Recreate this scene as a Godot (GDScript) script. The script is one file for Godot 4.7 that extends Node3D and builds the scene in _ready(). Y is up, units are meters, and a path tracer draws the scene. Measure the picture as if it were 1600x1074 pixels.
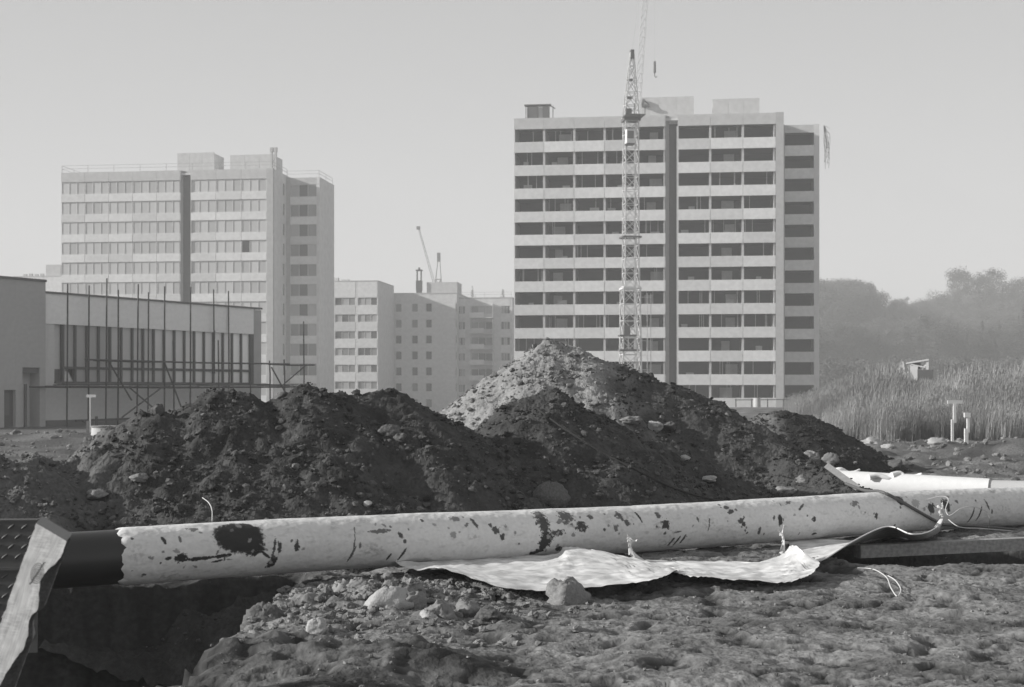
extends Node3D

# ---------------------------------------------------------------- constants and small tools
const FOCAL := 2222.0        # lens in pixels of a 1600 pixel wide frame (a 50 mm lens)
const HORIZON := 608.0
const EYE := 1.6
const SOIL := 0.6            # albedo of the soil materials, which the vertex tones scale down

var rng := RandomNumberGenerator.new()
var n_big := FastNoiseLite.new()
var n_mid := FastNoiseLite.new()
var n_cell := FastNoiseLite.new()
var M := {}
var used_names := {}

func at(px: float, py: float, d: float) -> Vector3:
	return Vector3((px - 800.0) / FOCAL * d, EYE + (HORIZON - py) / FOCAL * d, -d)

func on_ground(px: float, py: float, h: float) -> Vector3:
	return at(px, py, (EYE - h) * FOCAL / (py - HORIZON))

func grey(v: float) -> Color:
	return Color(v, v, v).linear_to_srgb()

func numbered(called: String, parent: Node) -> String:
	var key := str(parent.get_instance_id()) + called
	var n: int = used_names.get(key, 0)
	used_names[key] = n + 1
	return called if n == 0 else "%s_%03d" % [called, n]

func put(o: Node3D, called: String, parent: Node = self) -> Node3D:
	o.name = numbered(called, parent)
	parent.add_child(o, true)
	return o

func tag(o: Node3D, label: String, category: String, group := "", kind := "") -> Node3D:
	if label: o.set_meta("label", label)
	if category: o.set_meta("category", category)
	if group: o.set_meta("group", group)
	if kind: o.set_meta("kind", kind)
	return o

func base(called: String, where: Vector3, turn := 0.0) -> Node3D:
	var o := Node3D.new()
	put(o, called)
	o.position = where
	o.rotation.y = turn
	return o

func show_mesh(m: Mesh, called: String, mat: Material, parent: Node = self, where := Transform3D()) -> MeshInstance3D:
	var o := MeshInstance3D.new()
	o.mesh = m
	o.material_override = mat
	put(o, called, parent)
	o.transform = where
	return o

func noise(freq: float, kind: int, octaves: int, sd: int) -> FastNoiseLite:
	var n := FastNoiseLite.new()
	n.noise_type = kind
	n.frequency = freq
	n.fractal_type = FastNoiseLite.FRACTAL_FBM if octaves > 1 else FastNoiseLite.FRACTAL_NONE
	n.fractal_octaves = octaves
	n.seed = sd
	return n

func tone_texture(freq: float, octaves: int, lo: float, hi: float, sd: int, size := 512, kind := FastNoiseLite.TYPE_SIMPLEX_SMOOTH) -> NoiseTexture2D:
	var t := NoiseTexture2D.new()
	t.width = size; t.height = size
	t.seamless = true
	t.noise = noise(freq, kind, octaves, sd)
	var g := Gradient.new()
	g.set_color(0, grey(lo)); g.set_color(1, grey(hi))
	g.set_offset(0, 0.15); g.set_offset(1, 0.85)
	t.color_ramp = g
	return t

func bump_texture(freq: float, octaves: int, strength: float, sd: int, size := 512) -> NoiseTexture2D:
	var t := NoiseTexture2D.new()
	t.width = size; t.height = size
	t.seamless = true
	t.as_normal_map = true
	t.bump_strength = strength
	t.noise = noise(freq, FastNoiseLite.TYPE_SIMPLEX_SMOOTH, octaves, sd)
	return t

func mat(v: float, rough := 0.9, tone: Texture2D = null, tile := 1.0, bump: Texture2D = null, bump_scale := 1.0) -> StandardMaterial3D:
	var m := StandardMaterial3D.new()
	m.albedo_color = grey(v)
	m.roughness = rough
	if tone:
		m.albedo_texture = tone
	if bump:
		m.normal_enabled = true
		m.normal_texture = bump
		m.normal_scale = bump_scale
	if tone or bump:
		m.uv1_triplanar = true
		m.uv1_world_triplanar = true
		m.uv1_scale = Vector3.ONE / tile
	return m

# ---------------------------------------------------------------- mesh tools
func begin() -> SurfaceTool:
	var st := SurfaceTool.new()
	st.begin(Mesh.PRIMITIVE_TRIANGLES)
	return st

func quad(st: SurfaceTool, a: Vector3, b: Vector3, c: Vector3, d: Vector3, out: Vector3) -> void:
	var n := (c - a).cross(b - a)
	if n.length_squared() < 1e-14:
		n = (d - a).cross(c - a)
	n = n.normalized()
	if n.dot(out) < 0.0:
		var s := b
		b = d
		d = s
		n = -n
	for v in [[a, Vector2(0, 1)], [b, Vector2(1, 1)], [c, Vector2(1, 0)], [a, Vector2(0, 1)], [c, Vector2(1, 0)], [d, Vector2(0, 0)]]:
		st.set_normal(n)
		st.set_uv(v[1])
		st.add_vertex(v[0])

func box(st: SurfaceTool, lo: Vector3, hi: Vector3, t := Transform3D()) -> void:
	var p := []
	for k in 8:
		p.append(t * Vector3(hi.x if k & 1 else lo.x, hi.y if k & 2 else lo.y, hi.z if k & 4 else lo.z))
	var q := t.basis
	quad(st, p[0], p[1], p[3], p[2], -q.z)
	quad(st, p[4], p[5], p[7], p[6], q.z)
	quad(st, p[0], p[2], p[6], p[4], -q.x)
	quad(st, p[1], p[3], p[7], p[5], q.x)
	quad(st, p[0], p[1], p[5], p[4], -q.y)
	quad(st, p[2], p[3], p[7], p[6], q.y)

# a bar of square section between two points
func bar(st: SurfaceTool, a: Vector3, b: Vector3, w: float, h := -1.0) -> void:
	if h < 0.0: h = w
	var y := b - a
	var l := y.length()
	if l < 1e-5: return
	y /= l
	var side := y.cross(Vector3(0, 0, 1))
	if side.length() < 0.05: side = y.cross(Vector3(1, 0, 0))
	side = side.normalized()
	var t := Transform3D(Basis(side, y, side.cross(y)), a)
	box(st, Vector3(-w / 2, 0, -h / 2), Vector3(w / 2, l, h / 2), t)

func tube(st: SurfaceTool, pts: PackedVector3Array, r0: float, r1: float, sides := 8) -> void:
	var rings := []
	var normals := []
	for i in pts.size():
		var dir := (pts[mini(i + 1, pts.size() - 1)] - pts[maxi(i - 1, 0)]).normalized()
		var s := dir.cross(Vector3(0, 0, 1) if absf(dir.z) < 0.9 else Vector3(1, 0, 0)).normalized()
		var u := s.cross(dir)
		var r := lerpf(r0, r1, float(i) / maxf(1.0, pts.size() - 1))
		var ring := []
		var nr := []
		for k in sides:
			var a := TAU * k / sides
			nr.append(s * cos(a) + u * sin(a))
			ring.append(pts[i] + nr[k] * r)
		rings.append(ring)
		normals.append(nr)
	for i in pts.size() - 1:
		for k in sides:
			var k2 := (k + 1) % sides
			var v := [[i, k], [i, k2], [i + 1, k2], [i + 1, k]]
			var n: Vector3 = (rings[i + 1][k2] - rings[i][k]).cross(rings[i][k2] - rings[i][k])
			var order := [0, 1, 2, 0, 2, 3] if n.dot(normals[i][k]) > 0.0 else [0, 2, 1, 0, 3, 2]
			for q in order:
				st.set_normal(normals[v[q][0]][v[q][1]])
				st.set_uv(Vector2(float(v[q][1]) / sides, v[q][0]))
				st.add_vertex(rings[v[q][0]][v[q][1]])
	for e in [0, pts.size() - 1]:
		var dir := (pts[1] - pts[0]) * -1.0 if e == 0 else pts[e] - pts[e - 1]
		dir = dir.normalized()
		for k in range(1, sides - 1):
			var a: Vector3 = rings[e][0]
			var b: Vector3 = rings[e][k]
			var c: Vector3 = rings[e][k + 1]
			if (c - a).cross(b - a).dot(dir) < 0.0:
				var s := b
				b = c
				c = s
			for p in [a, b, c]:
				st.set_normal(dir)
				st.set_uv(Vector2.ZERO)
				st.add_vertex(p)

# a triangle grid of points with smooth normals; the points run row by row
func grid_mesh(p: PackedVector3Array, cols: int, rows: int, colors := PackedColorArray(), keep := PackedByteArray(), uvs := PackedVector2Array(), wrap := false, flat := false) -> ArrayMesh:
	var nm := PackedVector3Array()
	nm.resize(p.size())
	for j in rows:
		for i in cols:
			var i0 := maxi(i - 1, 0)
			var i1 := mini(i + 1, cols - 1)
			if wrap:
				if i == 0: i0 = cols - 2
				if i == cols - 1: i1 = 1
			var du := p[j * cols + i1] - p[j * cols + i0]
			var dv := p[mini(j + 1, rows - 1) * cols + i] - p[maxi(j - 1, 0) * cols + i]
			nm[j * cols + i] = du.cross(dv).normalized()
	var idx := PackedInt32Array()
	for j in rows - 1:
		for i in cols - 1:
			var a := j * cols + i
			if keep.size() and not (keep[a] or keep[a + 1] or keep[a + cols] or keep[a + cols + 1]):
				continue
			idx.append_array(PackedInt32Array([a, a + cols + 1, a + 1, a, a + cols, a + cols + 1]))
	var arr := []
	arr.resize(Mesh.ARRAY_MAX)
	arr[Mesh.ARRAY_VERTEX] = p
	if not flat: arr[Mesh.ARRAY_NORMAL] = nm
	if colors.size(): arr[Mesh.ARRAY_COLOR] = colors
	if uvs.size(): arr[Mesh.ARRAY_TEX_UV] = uvs
	arr[Mesh.ARRAY_INDEX] = idx
	var m := ArrayMesh.new()
	m.add_surface_from_arrays(Mesh.PRIMITIVE_TRIANGLES, arr)
	return m

# an irregular stone or lump of earth, about 1 across
func lump(sd: int, cols: int, rows: int, rough: float, facets: float, squash := Vector3.ONE, flat := false) -> ArrayMesh:
	var n := noise(0.9, FastNoiseLite.TYPE_SIMPLEX_SMOOTH, 3, sd)
	var r := RandomNumberGenerator.new()
	r.seed = sd
	var planes := []
	for k in 9:
		planes.append([Vector3(r.randfn(), r.randfn(), r.randfn()).normalized(), r.randf_range(0.26, 0.44)])
	var p := PackedVector3Array()
	for j in rows + 1:
		for i in cols + 1:
			var th := PI * j / rows
			var ph := TAU * i / cols
			if i == cols: ph = 0.0
			var v := Vector3(sin(th) * cos(ph), cos(th), sin(th) * sin(ph))
			var rad := 0.5 * (1.0 + rough * n.get_noise_3dv(v * 1.6))
			var grit := 0.06 * n.get_noise_3dv(v * 9.0)
			for pl in planes:
				var c: float = v.dot(pl[0])
				if c > 0.2:
					rad = lerpf(rad, minf(rad, pl[1] / c), facets)
			p.append(v * (rad + grit) * squash)
	var m := grid_mesh(p, cols + 1, rows + 1, PackedColorArray(), PackedByteArray(), PackedVector2Array(), true, flat)
	return m

func scatter(called: String, mesh: Mesh, material: Material, places: Array, tones := PackedFloat32Array(), parent: Node = self) -> MultiMeshInstance3D:
	var mm := MultiMesh.new()
	mm.transform_format = MultiMesh.TRANSFORM_3D
	mm.use_colors = tones.size() > 0
	mm.mesh = mesh
	mm.instance_count = places.size()
	for i in places.size():
		mm.set_instance_transform(i, places[i])
		if tones.size():
			mm.set_instance_color(i, Color(tones[i], tones[i], tones[i]))
	var o := MultiMeshInstance3D.new()
	o.multimesh = mm
	o.material_override = material
	put(o, called, parent)
	o.set_meta("kind", "stuff")
	return o

func random_turn() -> Basis:
	return Basis.from_euler(Vector3(rng.randf() * TAU, rng.randf() * TAU, rng.randf() * TAU))

# ---------------------------------------------------------------- shape of the land; d is the distance in front of the lens
var ridge_front := PackedVector3Array()
var ridge_second := PackedVector3Array()
var ridge_rear := PackedVector3Array()
var ridge_black := PackedVector3Array()

func ridge(list: Array) -> PackedVector3Array:
	var out := PackedVector3Array()
	for k in list:
		var p := at(k[0], k[1], k[2])
		out.append(Vector3(p.x, -p.z, p.y))
	return out

func ridge_height(r: PackedVector3Array, slope: float, x: float, d: float, round_off: float) -> float:
	var best := -9.0
	for i in r.size() - 1:
		var a := r[i]
		var b := r[i + 1]
		var ex := b.x - a.x
		var ed := b.y - a.y
		var t := clampf(((x - a.x) * ex + (d - a.y) * ed) / (ex * ex + ed * ed), 0.0, 1.0)
		var qx := a.x + ex * t - x
		var qd := a.y + ed * t - d
		var h := a.z + (b.z - a.z) * t - slope * (sqrt(qx * qx + qd * qd + round_off * round_off) - round_off)
		if h > best: best = h
	return best

func lumps(x: float, d: float, fine: float) -> float:
	var h := 0.08 * n_big.get_noise_2d(x * 1.0, d * 1.0) + 0.06 * n_mid.get_noise_2d(x * 2.3 + 40.0, d * 2.3)
	if fine > 0.0:
		h += fine * (0.03 * n_cell.get_noise_2d(x * 3.4, d * 3.4) + 0.04 * n_mid.get_noise_2d(x * 6.0, d * 6.0) + 0.03 * absf(n_mid.get_noise_2d(x * 12.0, d * 12.0)) + 0.024 * n_mid.get_noise_2d(x * 23.0 + 7.0, d * 23.0) + 0.012 * n_mid.get_noise_2d(x * 60.0, d * 60.0))
	return h

func front_h(x: float, d: float, fine := 1.0) -> float:
	var rough := smoothstep(-3.0, -4.2, x + 0.5 * n_mid.get_noise_2d(x, d)) * fine
	var h := ridge_height(ridge_front, 0.68, x, d, 0.1) + lumps(x, d, fine)
	if rough > 0.0:
		h += rough * ((0.05 + 0.1 * smoothstep(-4.2, -5.0, x)) * n_cell.get_noise_2d(x * 2.3 + 3.0, d * 2.3) + 0.02 + 0.07 * n_mid.get_noise_2d(x * 3.6, d * 3.6))
	return h

func second_h(x: float, d: float, fine := 1.0) -> float:
	return ridge_height(ridge_second, 0.7, x, d, 0.1) + 0.8 * lumps(x + 31.0, d, fine)

func rear_h(x: float, d: float, fine := 1.0) -> float:
	return ridge_height(ridge_rear, 0.74, x, d, 0.2) + 0.8 * lumps(x + 71.0, d, fine)

func black_h(x: float, d: float, fine := 1.0) -> float:
	return ridge_height(ridge_black, 0.62, x, d, 0.3) + 0.7 * lumps(x + 11.0, d, fine)

func pipe_d(x: float) -> float:
	return 11.1 + (x + 3.15) * 0.612

func pit(x: float, d: float) -> float:      # 0 outside .. 1 at the bottom of the trench
	if x > -1.0 or d < 4.0 or d > 14.0: return 0.0
	var edge := -1.74
	if d < 8.0: edge -= lerpf(0.0, 0.3, clampf((8.0 - d) / 0.9, 0.0, 1.0)) + 1.2 * maxf(0.0, 7.1 - d)
	edge += 0.16 * n_mid.get_noise_2d(x * 1.2, d * 1.6) + 0.11 * n_mid.get_noise_2d(x * 5.0, d * 5.0) + 0.02 * n_mid.get_noise_2d(x * 13.0, d * 13.0)
	var s := smoothstep(0.0, 0.3, edge - x)
	s *= smoothstep(0.0, 0.25, pipe_d(x) + 0.55 + 0.1 * n_mid.get_noise_2d(x * 2.0, 5.0) - d)
	s *= smoothstep(4.6, 5.2, d)
	s *= smoothstep(-9.0, -8.0, x)
	return s

func hollow_in_mud(x: float, d: float) -> float:
	return 0.7 * smoothstep(0.22, 0.42, n_mid.get_noise_2d(x * 2.2 + 160.0, d * 2.6)) + 0.45 * smoothstep(0.24, 0.42, n_mid.get_noise_2d(x * 5.0 - 60.0, d * 5.5))

# trodden dents and ruts in the mud
func dent(x: float, d: float) -> float:
	return 0.55 * smoothstep(0.1, 0.6, n_mid.get_noise_2d(x * 1.1 + 60.0, d * 1.2 - 20.0)) + hollow_in_mud(x, d)

func ground_h(x: float, d: float, fine := 1.0) -> float:
	var h := 0.0
	var ax := absf(x)
	if d < 120.0 and d > -30.0 and ax < 60.0:
		var fade := 1.0 - smoothstep(30.0, 110.0, maxf(ax, d))
		h += fade * 0.035 * n_big.get_noise_2d(x * 0.5, d * 0.5)
		if d < 40.0:
			var f := fine * (1.0 - smoothstep(19.0, 34.0, d)) * (1.0 - smoothstep(9.0, 14.0, ax))
			if f > 0.0:
				h += f * (0.03 * n_big.get_noise_2d(x * 1.1 + 9.0, d * 1.4) + 0.02 * n_mid.get_noise_2d(x * 2.0, d * 2.6) - 0.05 * dent(x, d) + 0.01 * n_mid.get_noise_2d(x * 8.0, d * 8.0))
				h += f * (0.005 * n_mid.get_noise_2d(x * 26.0, d * 26.0) + 0.004 * n_mid.get_noise_2d(x * 70.0, d * 70.0))
	# rubble at the edge of the trench, the lip in the foreground, the hollow under the timber
	if d > 6.0 and d < 17.0 and x > -4.0 and x < 9.0:
		var k := exp(-pow((x + 0.95) / 0.75, 2.0) - pow((d - 10.7) / 0.7, 2.0))
		h += k * (0.12 + fine * 0.22 * absf(n_mid.get_noise_2d(x * 3.0, d * 3.0)) + fine * 0.1 * n_cell.get_noise_2d(x * 5.0, d * 5.0))
		var lip := exp(-pow((d - (8.3 + 0.2 * n_big.get_noise_2d(x * 1.3, 3.0))) / 0.42, 2.0)) * smoothstep(-1.95, -1.6, x) * (1.0 - smoothstep(-0.7, 0.1, x))
		h += lip * (0.13 + fine * 0.07 * n_mid.get_noise_2d(x * 4.0, d * 4.0))
		var lip2 := exp(-pow((d - 7.3) / 0.3, 2.0)) * smoothstep(-2.3, -1.8, x) * (1.0 - smoothstep(-1.0, -0.3, x))
		h += lip2 * 0.06
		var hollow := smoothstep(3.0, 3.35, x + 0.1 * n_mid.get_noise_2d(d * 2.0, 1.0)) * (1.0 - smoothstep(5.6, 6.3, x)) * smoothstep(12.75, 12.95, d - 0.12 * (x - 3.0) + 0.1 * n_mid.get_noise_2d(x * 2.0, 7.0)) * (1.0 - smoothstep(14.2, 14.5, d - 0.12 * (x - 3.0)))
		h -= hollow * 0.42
		h -= 1.5 * pit(x, d) * (1.0 + 0.06 * n_mid.get_noise_2d(x * 4.0, d * 4.0) * fine)
	elif x <= -4.0 and x > -10.0 and d > 3.0 and d < 15.0:
		h -= 1.5 * pit(x, d)
	# dunes at the left, a berm at the right, the reed bank, then the long fall towards the towers and the wooded hill
	if d > 24.0:
		h += 0.35 * exp(-pow((x + 12.5) / 3.2, 2.0) - pow((d - 40.0) / 3.0, 2.0))
		h += 0.5 * exp(-pow((x - 14.0) / 3.4, 2.0) - pow((d - 34.5) / 1.6, 2.0))
		if d < 60.0 and ax < 30.0:
			h += fine * 0.16 * (1.0 - smoothstep(42.0, 60.0, d)) * smoothstep(24.0, 28.0, d) * n_mid.get_noise_2d(x * 1.2, d * 0.9)
		h += 0.6 * smoothstep(46.0, 68.0, d) * smoothstep(7.0, 14.0, x) * (1.0 - smoothstep(95.0, 120.0, d))
		h -= 1.4 * smoothstep(70.0, 165.0, d)
		h -= 2.2 * smoothstep(150.0, 200.0, d) * (1.0 - smoothstep(-20.0, 20.0, x))
		h -= 0.3 * smoothstep(45.0, 70.0, d) * (1.0 - smoothstep(-12.0, -6.0, x))
	if d > 330.0:
		h += 34.0 * smoothstep(330.0, 680.0, d) * (0.75 + 0.35 * n_big.get_noise_2d(x * 0.006, d * 0.006))
	return h

func land_h(x: float, d: float) -> float:
	var h := ground_h(x, d, 0.0)
	if d > 10.0 and d < 33.0 and absf(x) < 12.0:
		h = maxf(h, maxf(maxf(front_h(x, d, 0.0), second_h(x, d, 0.0)), maxf(rear_h(x, d, 0.0), black_h(x, d, 0.0))))
	return h

# where the line of sight through a point of the picture meets the land
func cast(px: float, py: float) -> Vector3:
	var d := 6.0
	while d < 120.0:
		var p := at(px, py, d)
		if land_h(p.x, d) >= p.y: return p
		d += 0.03 if d < 30.0 else 0.2
	return at(px, py, d)

func heap_mesh(x0: float, x1: float, d0: float, d1: float, step: float, hf: Callable, tone: Callable) -> ArrayMesh:
	var cols := int((x1 - x0) / step) + 1
	var rows := int((d1 - d0) / step) + 1
	var p := PackedVector3Array()
	var c := PackedColorArray()
	var keep := PackedByteArray()
	p.resize(cols * rows); c.resize(cols * rows); keep.resize(cols * rows)
	for j in rows:
		var d := d0 + j * step
		for i in cols:
			var x := x0 + i * step
			var h: float = hf.call(x, d)
			var g := ground_h(x, d, 0.0)
			var k := j * cols + i
			keep[k] = 1 if h > g - 0.16 else 0
			p[k] = Vector3(x, h, -d)
			var v: float = tone.call(x, d, h)
			c[k] = Color(v / SOIL, v / SOIL, v / SOIL)
	return grid_mesh(p, cols, rows, c, keep)

# ---------------------------------------------------------------- buildings
func panel_mesh(w: float, h: float, t: float) -> BoxMesh:
	var key := "box %.3f %.3f %.3f" % [w, h, t]
	if not M.has(key):
		var b := BoxMesh.new()
		b.size = Vector3(w, h, t)
		M[key] = b
	return M[key]

func slab(called: String, lo: Vector3, hi: Vector3, material: Material, parent: Node) -> MeshInstance3D:
	var s := hi - lo
	return show_mesh(panel_mesh(s.x, s.y, s.z), called, material, parent, Transform3D(Basis(), (lo + hi) / 2.0))

func window_unit(parent: Node, x0: float, x1: float, y0: float, y1: float, z: float, panes: int, pick: Callable, where := Transform3D(), border := 0.07) -> void:
	var w := x1 - x0
	var h := y1 - y0
	var key := "frame %.2f %.2f %d" % [w, h, panes]
	if not M.has(key):
		var st := begin()
		box(st, Vector3(0, 0, -0.06), Vector3(w, border, 0.02))
		box(st, Vector3(0, h - border, -0.06), Vector3(w, h, 0.02))
		for k in panes + 1:
			var cx := clampf(w * k / panes, border / 2, w - border / 2)
			box(st, Vector3(cx - border / 2, border, -0.055), Vector3(cx + border / 2, h - border, 0.015))
		M[key] = st.commit()
	var win := show_mesh(M[key], "window", M.frame, parent, where * Transform3D(Basis(), Vector3(x0, y0, z)))
	for k in panes:
		var pw := w / panes - border - 0.01
		show_mesh(panel_mesh(pw, h - 2 * border - 0.01, 0.02), "pane", pick.call(k), win, Transform3D(Basis(), Vector3(w * (k + 0.5) / panes, h / 2, -0.05)))

func roof_railing(parent: Node, pts: Array, h: float) -> void:
	var st := begin()
	for i in pts.size() - 1:
		var a: Vector3 = pts[i]
		var b: Vector3 = pts[i + 1]
		var n := maxi(1, int(a.distance_to(b) / 3.6))
		for k in n + 1:
			var p := a.lerp(b, float(k) / n)
			bar(st, p, p + Vector3(0, h, 0), 0.045)
		for y in [h, h * 0.55]:
			bar(st, a + Vector3(0, y, 0), b + Vector3(0, y, 0), 0.035)
	show_mesh(st.commit(), "roof_railing", M.rail, parent)

func tower(called: String, where: Vector3, turn: float, wl: float, wr: float, yb: float, wh: float, per: float, floors: int, shell: bool) -> Node3D:
	var t := base(called, Vector3(where.x, 0, where.z), turn)
	var ll := 5 * wl                    # left part, five bays
	var rl := ll + 1.42                 # right part begins
	var re := rl + 3 * wr               # right part ends
	var full := re + 0.9
	var deep := 12.0
	var y_end := yb + (floors - 1) * per + wh
	var top := y_end + 1.3
	var low := yb - 4.0
	var bays := []
	for b in 5: bays.append([b * wl, (b + 1) * wl])
	for b in 3: bays.append([rl + b * wr, rl + (b + 1) * wr])
	# parapets: one precast panel for each bay and storey, and a fascia panel at the roof
	for b in bays.size():
		var x0: float = bays[b][0]
		var x1: float = bays[b][1]
		for k in range(1, floors):
			var yt := yb + k * per
			var m: Material = M.panels[rng.randi() % M.panels.size()]
			slab("parapet_panel", Vector3(x0 + 0.022, yt - (per - wh), -0.16), Vector3(x1 - 0.022, yt + rng.randf_range(-0.015, 0.015), rng.randf_range(-0.012, 0.012)), m, t)
		slab("fascia_panel", Vector3(x0 + 0.012, y_end, -0.16), Vector3(x1 - 0.012, top + rng.randf_range(-0.012, 0.012), 0.0), M.fascia, t)
		slab("base_wall", Vector3(x0, low, -0.3), Vector3(x1, yb, -0.04 if b % 2 else -0.043), M.base_wall, t)
	# piers, recess and side walls
	slab("pier", Vector3(re, low, -0.5), Vector3(full, top + 0.05, 0.02), M.pier, t)
	slab("side_wall", Vector3(full - 0.3, low, -deep), Vector3(full, top, -0.5), M.wall, t)
	slab("side_wall", Vector3(0.0, low, -deep), Vector3(0.1, top, -0.17), M.wall, t)
	slab("rear_wall", Vector3(0.1, low, -deep), Vector3(full - 0.3, top, -deep + 0.3), M.wall, t)
	slab("roof_slab", Vector3(0.1, top - 0.6, -deep + 0.3), Vector3(full - 0.3, top - 0.35, -0.17), M.wall, t)
	var st := begin()
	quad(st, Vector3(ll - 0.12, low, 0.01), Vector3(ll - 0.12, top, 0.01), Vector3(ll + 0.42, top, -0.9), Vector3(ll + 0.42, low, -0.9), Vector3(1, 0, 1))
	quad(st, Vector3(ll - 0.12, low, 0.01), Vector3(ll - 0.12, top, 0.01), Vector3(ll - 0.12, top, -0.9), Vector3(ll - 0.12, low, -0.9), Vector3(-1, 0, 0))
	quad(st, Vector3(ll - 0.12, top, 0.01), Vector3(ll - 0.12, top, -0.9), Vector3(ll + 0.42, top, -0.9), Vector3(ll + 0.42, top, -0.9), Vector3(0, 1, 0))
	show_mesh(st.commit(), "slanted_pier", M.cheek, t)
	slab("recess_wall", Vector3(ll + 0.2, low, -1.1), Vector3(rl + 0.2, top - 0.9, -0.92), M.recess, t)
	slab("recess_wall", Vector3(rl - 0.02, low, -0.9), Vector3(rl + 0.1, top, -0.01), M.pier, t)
	slab("fascia_panel", Vector3(ll + 0.44, top - 0.9, -0.95), Vector3(rl - 0.03, top, -0.75), M.fascia, t)
	# wing, set back behind the main block
	var wx := full + 0.55
	var wx1 := wx + (3.45 if shell else 3.8)
	var zb := -6.2
	slab("wing_pier", Vector3(full, low, zb - 0.4), Vector3(wx, top - 0.3, zb + 0.02), M.pier, t)
	for k in range(1, floors):
		slab("wing_parapet_panel", Vector3(wx + 0.01, yb + k * per - (per - wh), zb - 0.16), Vector3(wx1 - 0.01, yb + k * per, zb), M.panels[rng.randi() % M.panels.size()], t)
	slab("wing_fascia_panel", Vector3(wx + 0.01, y_end, zb - 0.16), Vector3(wx1 - 0.01, top - 0.35, zb), M.fascia, t)
	slab("wing_base_wall", Vector3(wx, low, zb - 0.3), Vector3(wx1, yb, zb - 0.04), M.base_wall, t)
	slab("wing_side_wall", Vector3(wx1, low, zb - 8.0), Vector3(wx1 + (0.62 if shell else 0.4), top - 0.3, zb + 0.03), M.wall, t)
	slab("wing_rear_wall", Vector3(full, low, zb - 8.3), Vector3(wx1, top - 0.4, zb - 8.0), M.wall, t)
	slab("wing_roof", Vector3(full, top - 0.75, zb - 8.0), Vector3(wx1, top - 0.5, zb - 0.17), M.wall, t)
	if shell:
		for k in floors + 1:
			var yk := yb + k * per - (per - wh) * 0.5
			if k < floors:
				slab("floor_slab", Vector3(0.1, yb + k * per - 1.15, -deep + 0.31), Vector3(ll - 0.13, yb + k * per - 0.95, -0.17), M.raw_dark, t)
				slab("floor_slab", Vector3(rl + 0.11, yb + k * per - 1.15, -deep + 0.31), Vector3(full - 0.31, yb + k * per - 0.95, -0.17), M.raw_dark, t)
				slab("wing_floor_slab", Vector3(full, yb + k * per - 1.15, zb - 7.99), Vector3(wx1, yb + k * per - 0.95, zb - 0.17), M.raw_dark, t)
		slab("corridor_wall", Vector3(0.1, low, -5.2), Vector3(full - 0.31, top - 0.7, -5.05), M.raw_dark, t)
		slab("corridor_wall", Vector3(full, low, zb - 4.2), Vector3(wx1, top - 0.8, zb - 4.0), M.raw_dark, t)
		for b in bays.size():
			if b != 0:
				slab("partition_wall", Vector3(bays[b][0] - 0.13, low, -5.04), Vector3(bays[b][0] + 0.13, y_end, -0.165), M.raw, t)
			if b == 4 or b == 7:
				slab("partition_wall", Vector3(bays[b][1] - 0.24, low, -5.04), Vector3(bays[b][1] - 0.125, y_end, -0.165), M.raw, t)
			for k in floors:
				if rng.randf() < 0.45:
					for q in 1 + rng.randi() % 4:
						var sx := rng.randf_range(bays[b][0] + 0.25, bays[b][1] - 0.35)
						slab("steel_prop", Vector3(sx, yb + k * per - 0.94, -0.9), Vector3(sx + 0.07, yb + (k + 1) * per - 1.16, -0.83), M.raw, t)
				if rng.randf() < 0.3:
					var sx := rng.randf_range(bays[b][0] + 0.25, bays[b][1] - 1.4)
					slab("stacked_boards", Vector3(sx, yb + k * per - 0.94, -1.5), Vector3(sx + rng.randf_range(0.5, 1.2), yb + k * per + rng.randf_range(0.1, 0.6), -1.1), M.raw_pale, t)
			if b in [1, 4, 6]:
				for k in floors:
					if rng.randf() < 0.85:
						var a := rng.randf_range(0.25, 0.5)
						slab("inner_wall", Vector3(lerpf(bays[b][0], bays[b][1], a), yb + k * per - 0.94, -2.4), Vector3(lerpf(bays[b][0], bays[b][1], a + rng.randf_range(0.25, 0.42)), yb + k * per + 1.2, -2.25), M.raw_pale, t)
	else:
		for b in bays.size():
			for k in floors:
				var x0: float = bays[b][0]
				window_unit(t, x0 + 0.03, bays[b][1] - 0.03, yb + k * per, yb + k * per + wh, -0.1, 3 if k >= 5 else 1, func(p): return M.pane_open if b == 7 and k == 8 and p == 0 else M.panes[rng.randi() % 4])
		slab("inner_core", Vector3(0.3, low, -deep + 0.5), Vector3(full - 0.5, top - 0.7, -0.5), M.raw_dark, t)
		for k in floors:
			window_unit(t, wx + 0.02, wx1 - 0.02, yb + k * per, yb + k * per + wh, zb - 0.08, 3, func(p): return M.panes[5] if p == 1 else M.panes[3 + rng.randi() % 2])
			var turn_side := Transform3D(Basis(Vector3.UP, PI / 2), Vector3(full + 0.05, 0, -4.4))
			window_unit(t, 0.0, 0.9, yb + k * per, yb + k * per + wh, 0.0, 1, func(_p): return M.panes[4], turn_side)
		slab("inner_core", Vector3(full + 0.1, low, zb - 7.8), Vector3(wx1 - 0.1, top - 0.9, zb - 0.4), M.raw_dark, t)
	# plant rooms on the roof
	var px := 14.8 if shell else 14.0
	var gap := 8.6 if shell else 8.0
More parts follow.
